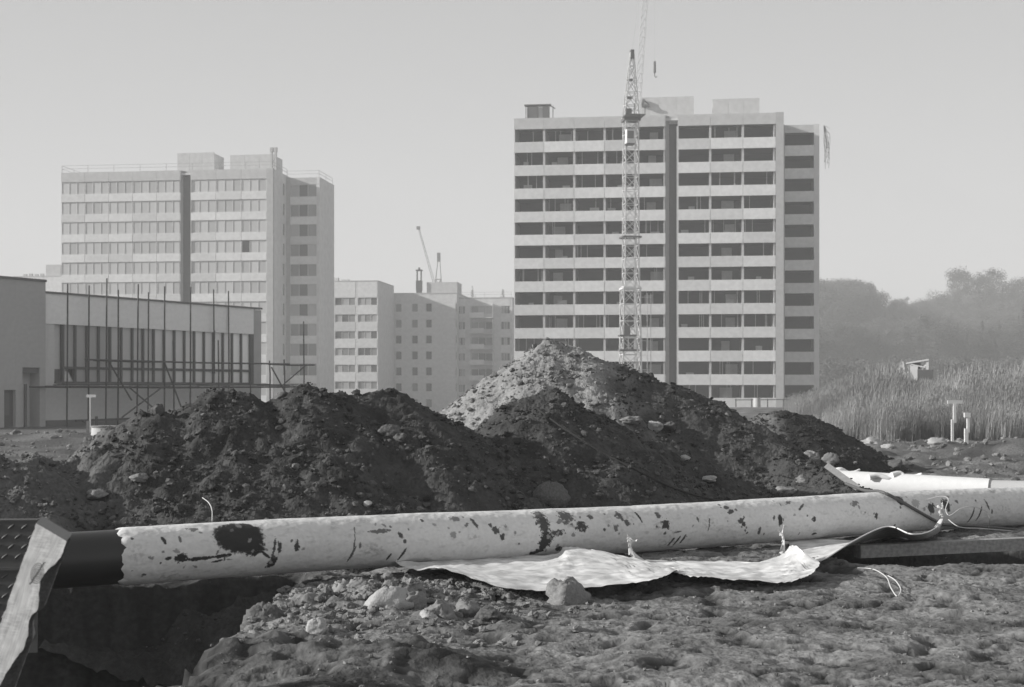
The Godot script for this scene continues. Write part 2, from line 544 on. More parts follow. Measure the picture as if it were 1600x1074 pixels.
	for r in [[px, px + (6.4 if shell else 5.4), 3.5, -7.0], [px + gap, px + gap + (5.6 if shell else 6.3), 2.9, -6.0]]:
		for k in 3:
			slab("roof_plant_wall", Vector3(lerpf(r[0], r[1], k / 3.0) + 0.01, top - 0.34, r[3]), Vector3(lerpf(r[0], r[1], (k + 1) / 3.0) - 0.01, top + r[2] + 0.01 * k, r[3] + 0.2), M.fascia, t)
		slab("roof_plant_room", Vector3(r[0] + 0.05, top - 0.34, r[3] - 4.0), Vector3(r[1] - 0.05, top + r[2] - 0.1, r[3] - 0.01), M.wall, t)
	if not shell:
		roof_railing(t, [Vector3(0.1, top, -11.5), Vector3(0.1, top, -0.1), Vector3(full - 0.1, top, -0.1), Vector3(full - 0.1, top, -7)], 0.95)
		roof_railing(t, [Vector3(full + 0.1, top - 0.35, zb - 0.1), Vector3(wx1 + 0.3, top - 0.35, zb - 0.1), Vector3(wx1 + 0.3, top - 0.35, zb - 7.5)], 0.95)
		for q in 2:
			slab("flue", Vector3(full - 1.0 + 0.55 * q, top - 0.3, -2.4), Vector3(full - 0.72 + 0.55 * q, top + 2.6, -2.1), M.raw, t)
			slab("flue_head", Vector3(full - 1.06 + 0.55 * q, top + 2.6, -2.46), Vector3(full - 0.66 + 0.55 * q, top + 3.2, -2.04), M.raw, t)
		slab("flue_tie", Vector3(full - 0.71, top + 1.4, -2.3), Vector3(full - 0.46, top + 1.5, -2.2), M.raw, t)
	return t

# a lower block: columns is a list of [x0, x1, kind]: "ribbon" a window band with pale parapets, "hole" single windows, "balcony" balconies with pale fronts
func flats(called: String, where: Vector3, turn: float, w: float, deep: float, top: float, y0: float, per: float, wh: float, floors: int, columns: Array) -> Node3D:
	var t := base(called, Vector3(where.x, 0, where.z), turn)
	var low := y0 - 3.5
	slab("wall", Vector3(0, low, -deep), Vector3(w, top, -0.25), M.wall, t)
	slab("roof_edge", Vector3(-0.04, top, -deep - 0.04), Vector3(w + 0.04, top + 0.18, 0.06), M.fascia, t)
	var cuts := []
	for c in columns: cuts.append([c[0], c[1]])
	var x := 0.0
	for c in cuts + [[w, w]]:
		if c[0] - x > 0.02:
			slab("wall_panel", Vector3(x, low, -0.25), Vector3(c[0], top, 0.0), M.flat_wall, t)
		x = c[1]
	for c in columns:
		for k in floors:
			var yk := y0 + k * per
			var nx := yk + per if k < floors - 1 else top
			if c[2] == "ribbon":
				window_unit(t, c[0] + 0.02, c[1] - 0.02, yk, yk + wh, -0.1, 3, func(_p): return M.panes[3 + rng.randi() % 3])
				slab("parapet_panel", Vector3(c[0] + 0.01, yk + wh, -0.249), Vector3(c[1] - 0.01, nx, 0.02), M.panels[rng.randi() % M.panels.size()], t)
			elif c[2] == "hole":
				slab("wall_panel", Vector3(c[0], yk + wh, -0.249), Vector3(c[1], nx, 0.003), M.flat_wall, t)
				window_unit(t, c[0] + 0.02, c[1] - 0.02, yk, yk + wh, -0.14, 1, func(_p): return M.panes[4 + rng.randi() % 2])
			else:
				slab("wall_panel", Vector3(c[0], yk + wh, -0.249), Vector3(c[1], nx, 0.003), M.flat_wall, t)
				window_unit(t, c[0] + 0.1, c[1] - 0.1, yk, yk + wh, -0.14, 3, func(_p): return M.panes[3 + rng.randi() % 3])
				slab("balcony_floor", Vector3(c[0], yk - 0.75, 0.01), Vector3(c[1], yk - 0.6, 1.1), M.wall, t)
				slab("balcony_front", Vector3(c[0] - 0.03, yk - 0.7, 1.1), Vector3(lerpf(c[0], c[1], 0.62), yk + 0.2, 1.17), M.panels[rng.randi() % M.panels.size()], t)
				slab("balcony_side", Vector3(c[1] - 0.05, yk - 0.7, 0.02), Vector3(c[1], yk + 1.7, 1.12), M.panels[rng.randi() % M.panels.size()], t)
		slab("wall_panel", Vector3(c[0], low, -0.249), Vector3(c[1], y0, 0.0), M.flat_wall, t)
	return t

func lattice(st: SurfaceTool, a: Vector3, b: Vector3, wa: float, wb: float, n: int, thick: float) -> void:
	# cross bracing on the four faces of a square mast between the points a and b
	var y := (b - a).normalized()
	var s := y.cross(Vector3(0, 0, 1))
	if s.length() < 0.1: s = y.cross(Vector3(1, 0, 0))
	s = s.normalized()
	var u := s.cross(y)
	var corner := [Vector2(-1, -1), Vector2(1, -1), Vector2(1, 1), Vector2(-1, 1)]
	for k in n + 1:
		for q in 4:
			var c0: Vector2 = corner[q]
			var c1: Vector2 = corner[(q + 1) % 4]
			var f := float(k) / n
			var p := a.lerp(b, f)
			var w := lerpf(wa, wb, f) / 2.0
			var p0 := p + (s * c0.x + u * c0.y) * w
			var p1 := p + (s * c1.x + u * c1.y) * w
			bar(st, p0, p1, thick)
			if k < n:
				var f2 := float(k + 1) / n
				var p2 := a.lerp(b, f2)
				var w2 := lerpf(wa, wb, f2) / 2.0
				bar(st, p0, p2 + (s * c1.x + u * c1.y) * w2, thick)
				bar(st, p1, p2 + (s * c0.x + u * c0.y) * w2, thick)

func mast_legs(parent: Node, called: String, a: Vector3, b: Vector3, wa: float, wb: float, thick: float, m: Material) -> void:
	var y := (b - a).normalized()
	var s := y.cross(Vector3(0, 0, 1)).normalized()
	var u := s.cross(y)
	for c in [Vector2(-1, -1), Vector2(1, -1), Vector2(1, 1), Vector2(-1, 1)]:
		var st := begin()
		bar(st, a + (s * c.x + u * c.y) * wa / 2.0, b + (s * c.x + u * c.y) * wb / 2.0, thick)
		show_mesh(st.commit(), called, m, parent)

# ---------------------------------------------------------------- trees
func broad_crown(sd: int, h: float, w: float, leaves: int) -> ArrayMesh:
	var r := RandomNumberGenerator.new()
	r.seed = sd
	var blobs := []
	for k in 26:
		var a := r.randf() * TAU
		var e := r.randf_range(0.2, 1.0)
		var rad := w * 0.5 * sqrt(maxf(0.0, 1.0 - pow((e - 0.5) / 0.62, 2.0))) * sqrt(r.randf()) * 0.8
		blobs.append([Vector3(cos(a) * rad, h * e, sin(a) * rad), w * r.randf_range(0.09, 0.19)])
	var st := begin()
	for k in leaves:
		var b: Array = blobs[r.randi() % blobs.size()]
		var dir := Vector3(r.randfn(), r.randfn() * 0.75, r.randfn()).normalized()
		var p: Vector3 = b[0] + dir * b[1] * pow(r.randf(), 0.4)
		if p.y < h * 0.08: continue
		var n := (dir + Vector3(r.randfn(), r.randfn(), r.randfn()) * 0.6).normalized()
		var s := n.cross(Vector3(0.3, 1, 0.2)).normalized() * r.randf_range(0.07, 0.17)
		var u := s.cross(n).normalized() * r.randf_range(0.07, 0.17)
		var c := r.randf_range(0.6, 1.35)
		st.set_color(Color(c * 0.5, c * 0.5, c * 0.5))
		quad(st, p - s, p + u, p + s, p - u * 0.8, n)
	return st.commit()

func spruce_crown(sd: int, h: float, w: float, leaves: int) -> ArrayMesh:
	var r := RandomNumberGenerator.new()
	r.seed = sd
	var st := begin()
	for k in leaves:
		var f := 1.0 - sqrt(r.randf())
		var layer := floorf(f * 16.0) / 16.0
		var a := r.randf() * TAU
		var reach := w * 0.5 * (1.03 - f) * (0.75 + 0.25 * sin(a * 5.0 + layer * 40.0))
		var q := pow(r.randf(), 0.6)
		var p := Vector3(cos(a) * reach * q, h * (0.1 + 0.9 * f) - reach * q * 0.35, sin(a) * reach * q)
		var out := Vector3(cos(a), -0.35, sin(a)).normalized() * r.randf_range(0.2, 0.5)
		var s := out.cross(Vector3.UP).normalized() * r.randf_range(0.12, 0.26)
		var c := r.randf_range(0.6, 1.3)
		st.set_color(Color(c * 0.5, c * 0.5, c * 0.5))
		quad(st, p - s, p + out, p + s, p - out * 0.5, Vector3(cos(a) * 0.4, 1, sin(a) * 0.4))
	return st.commit()

func tree_of(called: String, crown: Mesh, h: float, label: String, category: String, where: Vector3, size: float, turn: float, m: Material) -> Node3D:
	var t := base(called, where, turn)
	tag(t, label, category, "trees that stand out on the hazy hill")
	var st := begin()
	tube(st, PackedVector3Array([Vector3(0, -0.5, 0), Vector3(0.05, h * 0.3, 0.02), Vector3(-0.04, h * 0.62, 0.05), Vector3(0.03, h * 0.9, 0)]), h * 0.018, h * 0.004, 7)
	for k in 5:
		var a := k * 2.4
		var y := h * (0.34 + 0.1 * k)
		tube(st, PackedVector3Array([Vector3(0, y, 0), Vector3(cos(a) * h * 0.09, y + h * 0.06, sin(a) * h * 0.09), Vector3(cos(a) * h * 0.15, y + h * 0.15, sin(a) * h * 0.15)]), h * 0.007, h * 0.002, 5)
	show_mesh(st.commit(), "trunk", M.bark, t)
	show_mesh(crown, "crown", m, t)
	t.scale = Vector3.ONE * size
	return t

# ---------------------------------------------------------------- cloth, wires
func cat(a: Vector3, b: Vector3, c: Vector3, d: Vector3, t: float) -> Vector3:
	return b.cubic_interpolate(c, a, d, t)

func smooth_line(p: Array, n: int) -> PackedVector3Array:
	var out := PackedVector3Array()
	for i in p.size() - 1:
		for k in n:
			out.append(cat(p[maxi(i - 1, 0)], p[i], p[i + 1], p[mini(i + 2, p.size() - 1)], float(k) / n))
	out.append(p[p.size() - 1])
	return out

# a sheet through rows of points; each row runs the same way and has the same count
func sheet(rows: Array, n: int, ripple: float, sd: int, ragged := 0.0) -> ArrayMesh:
	var wob := noise(1.0, FastNoiseLite.TYPE_SIMPLEX_SMOOTH, 3, sd)
	var lines := []
	for r in rows: lines.append(smooth_line(r, n))
	var cols: int = lines[0].size()
	var p := PackedVector3Array()
	var m := 14
	var total := (rows.size() - 1) * m + 1
	for j in total:
		var k := mini(j / m, rows.size() - 2)
		var t := float(j - k * m) / m
		for i in cols:
			var v := cat(lines[maxi(k - 1, 0)][i], lines[k][i], lines[k + 1][i], lines[mini(k + 2, rows.size() - 1)][i], t)
			var edge := 0.35 + 0.65 * sin(PI * j / (total - 1.0))
			v.y += ripple * edge * (0.7 * wob.get_noise_2d(v.x * 2.2 + v.z * 1.2, v.z * 5.0) + 0.8 * (0.3 - absf(wob.get_noise_2d(v.x * 2.7 + v.z * 2.0 + 9.0, v.z * 2.2 - v.x))) + 0.5 * (0.3 - absf(wob.get_noise_2d(v.x * 7.0 - v.z * 3.0, v.z * 6.0))))
			if ragged > 0.0 and (j == 0 or j == total - 1):
				v += Vector3(0, 0.4, 1) * ragged * wob.get_noise_2d(i * 3.1, j * 7.0)
			p.append(v)
	return grid_mesh(p, cols, total)

func wire(called: String, pts: Array, r: float, m: Material, label: String, category: String) -> void:
	var st := begin()
	tube(st, smooth_line(pts, 6), r, r, 6)
	tag(show_mesh(st.commit(), called, m), label, category)

# ---------------------------------------------------------------- the scene
func _ready() -> void:
	rng.seed = 1971
	n_big = noise(1.0, FastNoiseLite.TYPE_SIMPLEX_SMOOTH, 2, 11)
	n_mid = noise(1.0, FastNoiseLite.TYPE_SIMPLEX_SMOOTH, 3, 23)
	n_cell = noise(1.0, FastNoiseLite.TYPE_CELLULAR, 1, 37)
	n_cell.cellular_return_type = FastNoiseLite.RETURN_DISTANCE

	# camera, sky, sun, exposure
	var cam := Camera3D.new()
	cam.name = "camera"
	add_child(cam)
	cam.position = Vector3(0, EYE, 0)
	cam.near = 0.1
	cam.far = 4000.0
	var lens := CameraAttributesPhysical.new()
	lens.frustum_near = 0.1
	lens.frustum_far = 4000.0
	lens.exposure_aperture = 6.3
	lens.frustum_focal_length = 50.0
	lens.frustum_focus_distance = 13.5
	cam.attributes = lens
	cam.projection = Camera3D.PROJECTION_FRUSTUM
	cam.size = 0.1 * 1074.0 / FOCAL
	cam.frustum_offset = Vector2(0, 0.1 * (HORIZON - 537.0) / FOCAL)
	cam.current = true

	var env := Environment.new()
	env.background_mode = Environment.BG_SKY
	var sky_mat := ProceduralSkyMaterial.new()
	sky_mat.sky_top_color = grey(0.27)
	sky_mat.sky_horizon_color = grey(0.62)
	sky_mat.sky_curve = 0.16
	sky_mat.ground_horizon_color = grey(0.5)
	sky_mat.ground_bottom_color = grey(0.2)
	sky_mat.sun_angle_max = 40.0
	sky_mat.sun_curve = 0.15
	env.sky = Sky.new()
	env.sky.sky_material = sky_mat
	env.tonemap_mode = Environment.TONE_MAPPER_LINEAR
	env.tonemap_exposure = 1.44
	env.sdfgi_enabled = true
	env.ssao_enabled = true
	env.ssil_enabled = true
	env.fog_enabled = true
	env.fog_density = 0.0013
	env.fog_light_color = Color.WHITE
	var we := WorldEnvironment.new()
	we.name = "world"
	we.environment = env
	add_child(we)

	var sun := DirectionalLight3D.new()
	sun.name = "sun"
	add_child(sun)
	var az := deg_to_rad(8.0)       # a touch in front of square left
	var el := deg_to_rad(20.0)
	var to_sun := Vector3(-cos(el) * cos(az), sin(el), cos(el) * sin(az))
	sun.look_at_from_position(to_sun * 50.0, Vector3.ZERO, Vector3.UP)
	sun.light_energy = 1.5
	sun.light_color = Color(1.0, 0.995, 0.985)
	sun.light_angular_distance = 0.6
	sun.shadow_enabled = true

	materials()
	land()
	far_buildings()
	hall()
	cranes()
	trees()
	reeds()
	pipes()
	sheets()
	stones()
	small_things()

func materials() -> void:
	var soil_tone := tone_texture(0.035, 5, 0.45, 1.0, 5)
	var soil_bump := bump_texture(0.03, 5, 9.0, 6)
	var streak := tone_texture(0.012, 4, 0.86, 1.0, 8)
	var plaster := tone_texture(0.02, 5, 0.9, 1.0, 9)
	M.soil = mat(SOIL, 0.95, soil_tone, 0.9, soil_bump, 1.2)
	M.soil.vertex_color_use_as_albedo = true
	M.ground = mat(SOIL, 0.95, soil_tone, 1.3, soil_bump, 0.7)
	M.ground.vertex_color_use_as_albedo = true
	M.clod = mat(SOIL, 0.95, soil_tone, 0.3, soil_bump, 1.0)
	M.clod.vertex_color_use_as_albedo = true
	M.panels = []
	for v in [0.7, 0.66, 0.72, 0.62, 0.68, 0.58]:
		M.panels.append(mat(v, 0.9, streak, 5.0))
	M.fascia = mat(0.5, 0.9, streak, 6.0)
	M.base_wall = mat(0.6, 0.9, streak, 6.0)
	M.pier = mat(0.42, 0.9, streak, 5.0)
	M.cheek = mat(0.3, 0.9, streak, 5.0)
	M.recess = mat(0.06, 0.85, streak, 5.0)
	M.wall = mat(0.62, 0.9, streak, 8.0)
	M.flat_wall = mat(0.64, 0.9, streak, 5.0)
	M.raw = mat(0.45, 0.9, streak, 3.0)
	M.raw_pale = mat(0.4, 0.9, streak, 3.0)
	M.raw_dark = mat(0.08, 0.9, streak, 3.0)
	M.frame = mat(0.55, 0.6)
	M.panes = []
	for v in [0.5, 0.47, 0.44, 0.39, 0.24, 0.1]:
		M.panes.append(mat(v, 0.25))
	M.pane_open = mat(0.03, 0.3)
	M.rail = mat(0.3, 0.6)
	M.hall_white = mat(0.86, 0.9, plaster, 3.0)
	M.hall_wall = mat(0.58, 0.9, plaster, 2.5)
	M.hall_dark = mat(0.09, 0.7)
	M.block_wall = mat(0.42, 0.9, plaster, 2.5)
	M.hall_panes = []  # reflected brightness painted in, paler towards the right bays
	for v in [0.36, 0.5, 0.65, 0.78, 0.86]:
		M.hall_panes.append(mat(v, 0.3))
	M.scaffold = mat(0.04, 0.7, plaster, 0.5)
	M.board = mat(0.14, 0.85, plaster, 0.6)
	M.crane = mat(0.62, 0.5)
	M.crane_dark = mat(0.1, 0.6)
	M.bark = mat(0.07, 0.95)
	M.leaf = mat(0.12, 0.9)
	M.leaf.vertex_color_use_as_albedo = true
	M.needle = mat(0.08, 0.9)
	M.needle.vertex_color_use_as_albedo = true
	M.reed = mat(0.43, 0.9)
	M.reed.vertex_color_use_as_albedo = true
	M.reed.backlight_enabled = true
	M.reed.backlight = Color(0.3, 0.3, 0.3)
	M.stone = mat(0.24, 0.9, tone_texture(0.05, 4, 0.6, 1.0, 15), 0.5, soil_bump, 0.7)
	M.stone_pale = mat(0.4, 0.9, tone_texture(0.05, 4, 0.75, 1.0, 16), 0.4, soil_bump, 0.7)
	M.stone_dark = mat(0.14, 0.92, soil_tone, 0.5, soil_bump, 0.8)
	M.sheet = mat(0.74, 0.8, tone_texture(0.012, 5, 0.55, 1.0, 18), 1.6)
	M.white = mat(0.75, 0.7, plaster, 1.0)
	M.black = mat(0.02, 0.35)
	M.cable = mat(0.025, 0.95)
	M.cord = mat(0.55, 0.8)
	M.wood_grey = mat(0.22, 0.9, tone_texture(0.02, 4, 0.7, 1.0, 19), 0.6)
	M.beam = mat(0.36, 0.9, tone_texture(0.02, 4, 0.6, 1.0, 20), 0.5)
	M.wood_pale = mat(0.62, 0.85, plaster, 0.5)
	M.steel = mat(0.09, 0.6, plaster, 0.4)
	M.steel.metallic = 0.3
	M.steel_edge = mat(0.07, 0.55)
	M.post_dark = mat(0.1, 0.9, soil_tone, 0.2, soil_bump, 1.0)
	M.post_side = mat(0.25, 0.9, plaster, 0.2)

func land() -> void:
	# one sheet from the camera's feet to beyond the wooded hill: fine lines near the lens, wider ones far off
	var xs := PackedFloat32Array()
	var ds := PackedFloat32Array()
	var x := -6.0
	while x < 9.0:
		xs.append(x)
		x += 0.038
	var step := 0.045
	while x < 1500.0:
		xs.append(x)
		step *= 1.09
		x += step
	x = -6.0
	step = 0.045
	var left := PackedFloat32Array()
	while x > -1500.0:
		step *= 1.09
		x -= step
		left.append(x)
	left.reverse()
	left.append_array(xs)
	xs = left
	var d := 6.2
	while d < 16.0:
		ds.append(d)
		d += 0.034
	step = 0.036
	while d < 1600.0:
		ds.append(d)
		step *= 1.03
		d += step
	d = 6.2
	step = 0.05
	var behind := PackedFloat32Array()
	while d > -80.0:
		step *= 1.12
		d -= step
		behind.append(d)
	behind.reverse()
	behind.append_array(ds)
	ds = behind
	var cols := xs.size()
	var rows := ds.size()
	var p := PackedVector3Array()
	var c := PackedColorArray()
	p.resize(cols * rows)
	c.resize(cols * rows)
	for j in rows:
		var dd := ds[j]
		for i in cols:
			var xx := xs[i]
			p[j * cols + i] = Vector3(xx, ground_h(xx, dd), -dd)
			var v := 0.225 + 0.06 * n_mid.get_noise_2d(xx * 1.7, dd * 2.4) + 0.13 * n_big.get_noise_2d(xx * 0.6, dd * 0.9)
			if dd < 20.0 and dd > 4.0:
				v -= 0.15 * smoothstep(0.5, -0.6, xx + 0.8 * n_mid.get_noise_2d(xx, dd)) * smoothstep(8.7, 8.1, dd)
				v = lerpf(v, 0.045, smoothstep(0.02, 0.25, pit(xx, dd)))  # shade inside the trench, painted into the soil tone
				if xx < -1.5 and dd > pipe_d(xx) - 0.2: v = lerpf(v, 0.06, smoothstep(-1.5, -1.9, xx))  # shade under the pipe painted over the trench's far rim
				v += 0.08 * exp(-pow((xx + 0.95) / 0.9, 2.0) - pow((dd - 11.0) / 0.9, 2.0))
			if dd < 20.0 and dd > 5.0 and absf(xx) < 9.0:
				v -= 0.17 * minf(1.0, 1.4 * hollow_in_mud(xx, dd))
				if xx > 3.0 and dd > 12.8 and dd < 14.9: v -= 0.26 * smoothstep(0.0, -0.12, ground_h(xx, dd, 0.0))  # shade of the hollow under the timber, put into the soil tone
			if dd > 24.0:
				v -= 0.1 * smoothstep(22.0, 30.0, dd) * (1.0 - smoothstep(60.0, 90.0, dd))
				v += 0.1 * n_mid.get_noise_2d(xx * 0.7, dd * 0.5) * (1.0 - smoothstep(60.0, 90.0, dd))
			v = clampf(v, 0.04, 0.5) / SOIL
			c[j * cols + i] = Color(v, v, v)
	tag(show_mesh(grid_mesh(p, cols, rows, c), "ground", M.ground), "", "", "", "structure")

	# spoil heaps
	ridge_front = ridge([[-140, 700, 12.8], [0, 704, 13.2], [60, 712, 13.6], [130, 718, 13.9], [166, 716, 14.0], [200, 696, 14.2], [246, 634, 14.4], [268, 641, 14.5], [296, 630, 14.6], [330, 613, 14.7], [372, 610, 14.8], [420, 626, 15.0], [445, 611, 15.0], [482, 607, 15.0], [520, 615, 15.2], [565, 618, 15.3], [620, 612, 15.5], [652, 626, 15.6], [690, 652, 15.6], [722, 684, 15.5], [750, 720, 15.2]])
	ridge_second = ridge([[778, 706, 16.0], [800, 672, 16.3], [816, 644, 16.5], [836, 614, 16.6], [862, 611, 16.7], [905, 634, 16.9], [950, 658, 17.1], [1010, 690, 17.2], [1100, 724, 17.2], [1200, 765, 17.3]])
	ridge_rear = ridge([[700, 672, 20.4], [716, 658, 20.3], [770, 620, 20.2], [802, 588, 20.0], [835, 550, 20.0], [862, 537, 20.0], [892, 541, 20.0], [922, 558, 20.0], [960, 572, 20.0], [1000, 584, 20.0], [1060, 602, 19.9], [1110, 626, 19.7], [1160, 655, 19.4], [1205, 690, 19.0], [1250, 718, 18.4], [1300, 745, 17.7], [1350, 774, 17.0]])
	ridge_black = ridge([[1196, 652, 28.0], [1216, 641, 28.0], [1250, 649, 28.0], [1300, 676, 27.8], [1350, 702, 27.6], [1400, 730, 27.3]])
	var t1 := func(xx: float, dd: float, h: float) -> float:
		return clampf(0.056 + 0.045 * n_mid.get_noise_2d(xx * 2.4, dd * 2.4) + 0.12 * smoothstep(-3.2, -5.0, xx + 0.6 * n_mid.get_noise_2d(xx, dd)), 0.03, 0.26)  # left end painted lighter for the sunlight on its lumps
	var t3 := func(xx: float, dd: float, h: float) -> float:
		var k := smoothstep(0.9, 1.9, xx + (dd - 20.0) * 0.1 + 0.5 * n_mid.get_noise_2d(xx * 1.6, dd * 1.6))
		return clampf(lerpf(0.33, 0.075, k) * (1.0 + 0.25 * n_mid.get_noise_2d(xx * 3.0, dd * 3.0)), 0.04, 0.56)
	var t4 := func(xx: float, dd: float, h: float) -> float:
		return 0.02 + 0.16 * smoothstep(5.35, 5.0, xx)  # sunlit left end of the heap put into the tone
	tag(show_mesh(heap_mesh(-8.6, 0.6, 11.2, 19.0, 0.036, front_h, t1), "earth_heap", M.soil), "long dark heap of dug earth behind the left half of the pipe", "earth heap", "heaps of dug earth")
	tag(show_mesh(heap_mesh(-1.6, 4.6, 13.0, 20.0, 0.036, second_h, t1), "earth_heap", M.soil), "dark pointed earth heap just behind the middle of the pipe, below the tall pale one", "earth heap", "heaps of dug earth")
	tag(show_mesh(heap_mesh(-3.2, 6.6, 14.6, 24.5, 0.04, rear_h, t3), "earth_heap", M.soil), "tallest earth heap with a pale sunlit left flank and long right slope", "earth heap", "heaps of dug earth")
	tag(show_mesh(heap_mesh(3.6, 9.6, 25.4, 30.6, 0.05, black_h, t4), "earth_heap", M.soil), "low nearly black earth heap in front of the reeds", "earth heap", "heaps of dug earth")

func far_buildings() -> void:
	# the unfinished tower on the right, an open shell
	var p := at(803, 608, 168.3)
	var t := tower("tower_block", p, -deg_to_rad(6.9), 3.57, 3.76, 0.56, 1.5, 2.75, 12, true)
	tag(t, "unfinished concrete tower block with dark empty window bands, behind the crane", "tower block", "twin tower blocks")
	# the finished one on the left
	p = at(95, 608, 194.6)
	t = tower("tower_block", p, -deg_to_rad(7.3), 3.4, 3.53, -2.08, 1.72, 2.75, 12, false)
	tag(t, "pale finished tower block with glazed window bands, behind the low hall", "tower block", "twin tower blocks")

	var yaw := -deg_to_rad(7.0)
	p = at(487, 608, 234.0)
	t = flats("apartment_building", p, yaw, 11.1, 12.8, 19.2, -1.2, 2.75, 1.28, 7, [[0.1, 3.6, "ribbon"], [3.9, 7.35, "ribbon"], [7.75, 11.0, "ribbon"]])
	tag(t, "pale apartment block with window bands right beside the finished tower", "apartment block", "apartment blocks between the towers")
	slab("roof_box", Vector3(2.5, 19.38, -5), Vector3(3.4, 20.2, -4), M.wall, t)
	slab("roof_box", Vector3(4.0, 19.38, -5), Vector3(5.2, 19.9, -4), M.wall, t)
	p = at(605, 608, 246.0)
	t = flats("apartment_building", p, yaw, 12.2, 14.0, 18.0, -1.6, 2.75, 1.45, 7, [[1.45, 2.55, "hole"], [4.3, 5.4, "hole"], [6.75, 7.85, "hole"], [11.95, 12.19, "hole"]])
	tag(t, "apartment block with a blank wall and single windows, between its neighbours", "apartment block", "apartment blocks between the towers")
	slab("roof_plant_room", Vector3(6.2, 18.19, -9), Vector3(11.6, 20.3, -4), M.fascia, t)
	var st := begin()
	box(st, Vector3(4.4, 18.19, -4.4), Vector3(5.3, 18.8, -3.6))
	box(st, Vector3(4.35, 18.8, -4.45), Vector3(5.35, 20.6, -3.55))
	for q in [[4.5, -4.3], [5.2, -4.3], [4.5, -3.7], [5.2, -3.7]]:
		box(st, Vector3(q[0] - 0.06, 20.6, q[1] - 0.06), Vector3(q[0] + 0.06, 22.3, q[1] + 0.06))
	box(st, Vector3(4.3, 22.3, -4.5), Vector3(5.4, 22.5, -3.5))
	box(st, Vector3(4.7, 22.5, -4.2), Vector3(5.0, 22.9, -3.9))
	show_mesh(st.commit(), "roof_chimney", M.hall_dark, t)
	p = at(714, 608, 247.0)
	t = flats("apartment_building", p, yaw, 9.7, 14.0, 17.3, -1.7, 2.72, 1.35, 7, [[0.15, 1.45, "ribbon"], [2.4, 6.4, "balcony"], [7.7, 9.3, "ribbon"]])
	tag(t, "apartment block with balconies beside the unfinished tower's left edge", "apartment block", "apartment blocks between the towers")
	roof_railing(t, [Vector3(0.2, 17.48, -0.1), Vector3(9.5, 17.48, -0.1)], 0.9)
	p = at(20, 608, 262.0)
	t = flats("apartment_building", p, yaw, 12.0, 10.0, 22.2, -1.6, 2.75, 1.4, 8, [[0.2, 5.8, "ribbon"], [6.1, 11.8, "ribbon"]])
	tag(t, "far pale block seen over the roof at the left end of the low hall", "apartment block", "")
	slab("roof_plant_room", Vector3(5.4, 22.39, -5), Vector3(8.3, 24.6, -2), M.fascia, t)
	for k in 4:
		slab("roof_vent", Vector3(1.0 + k * 1.1, 22.39, -2.5), Vector3(1.6 + k * 1.1, 22.9 + 0.1 * (k % 2), -2.0), M.raw, t)

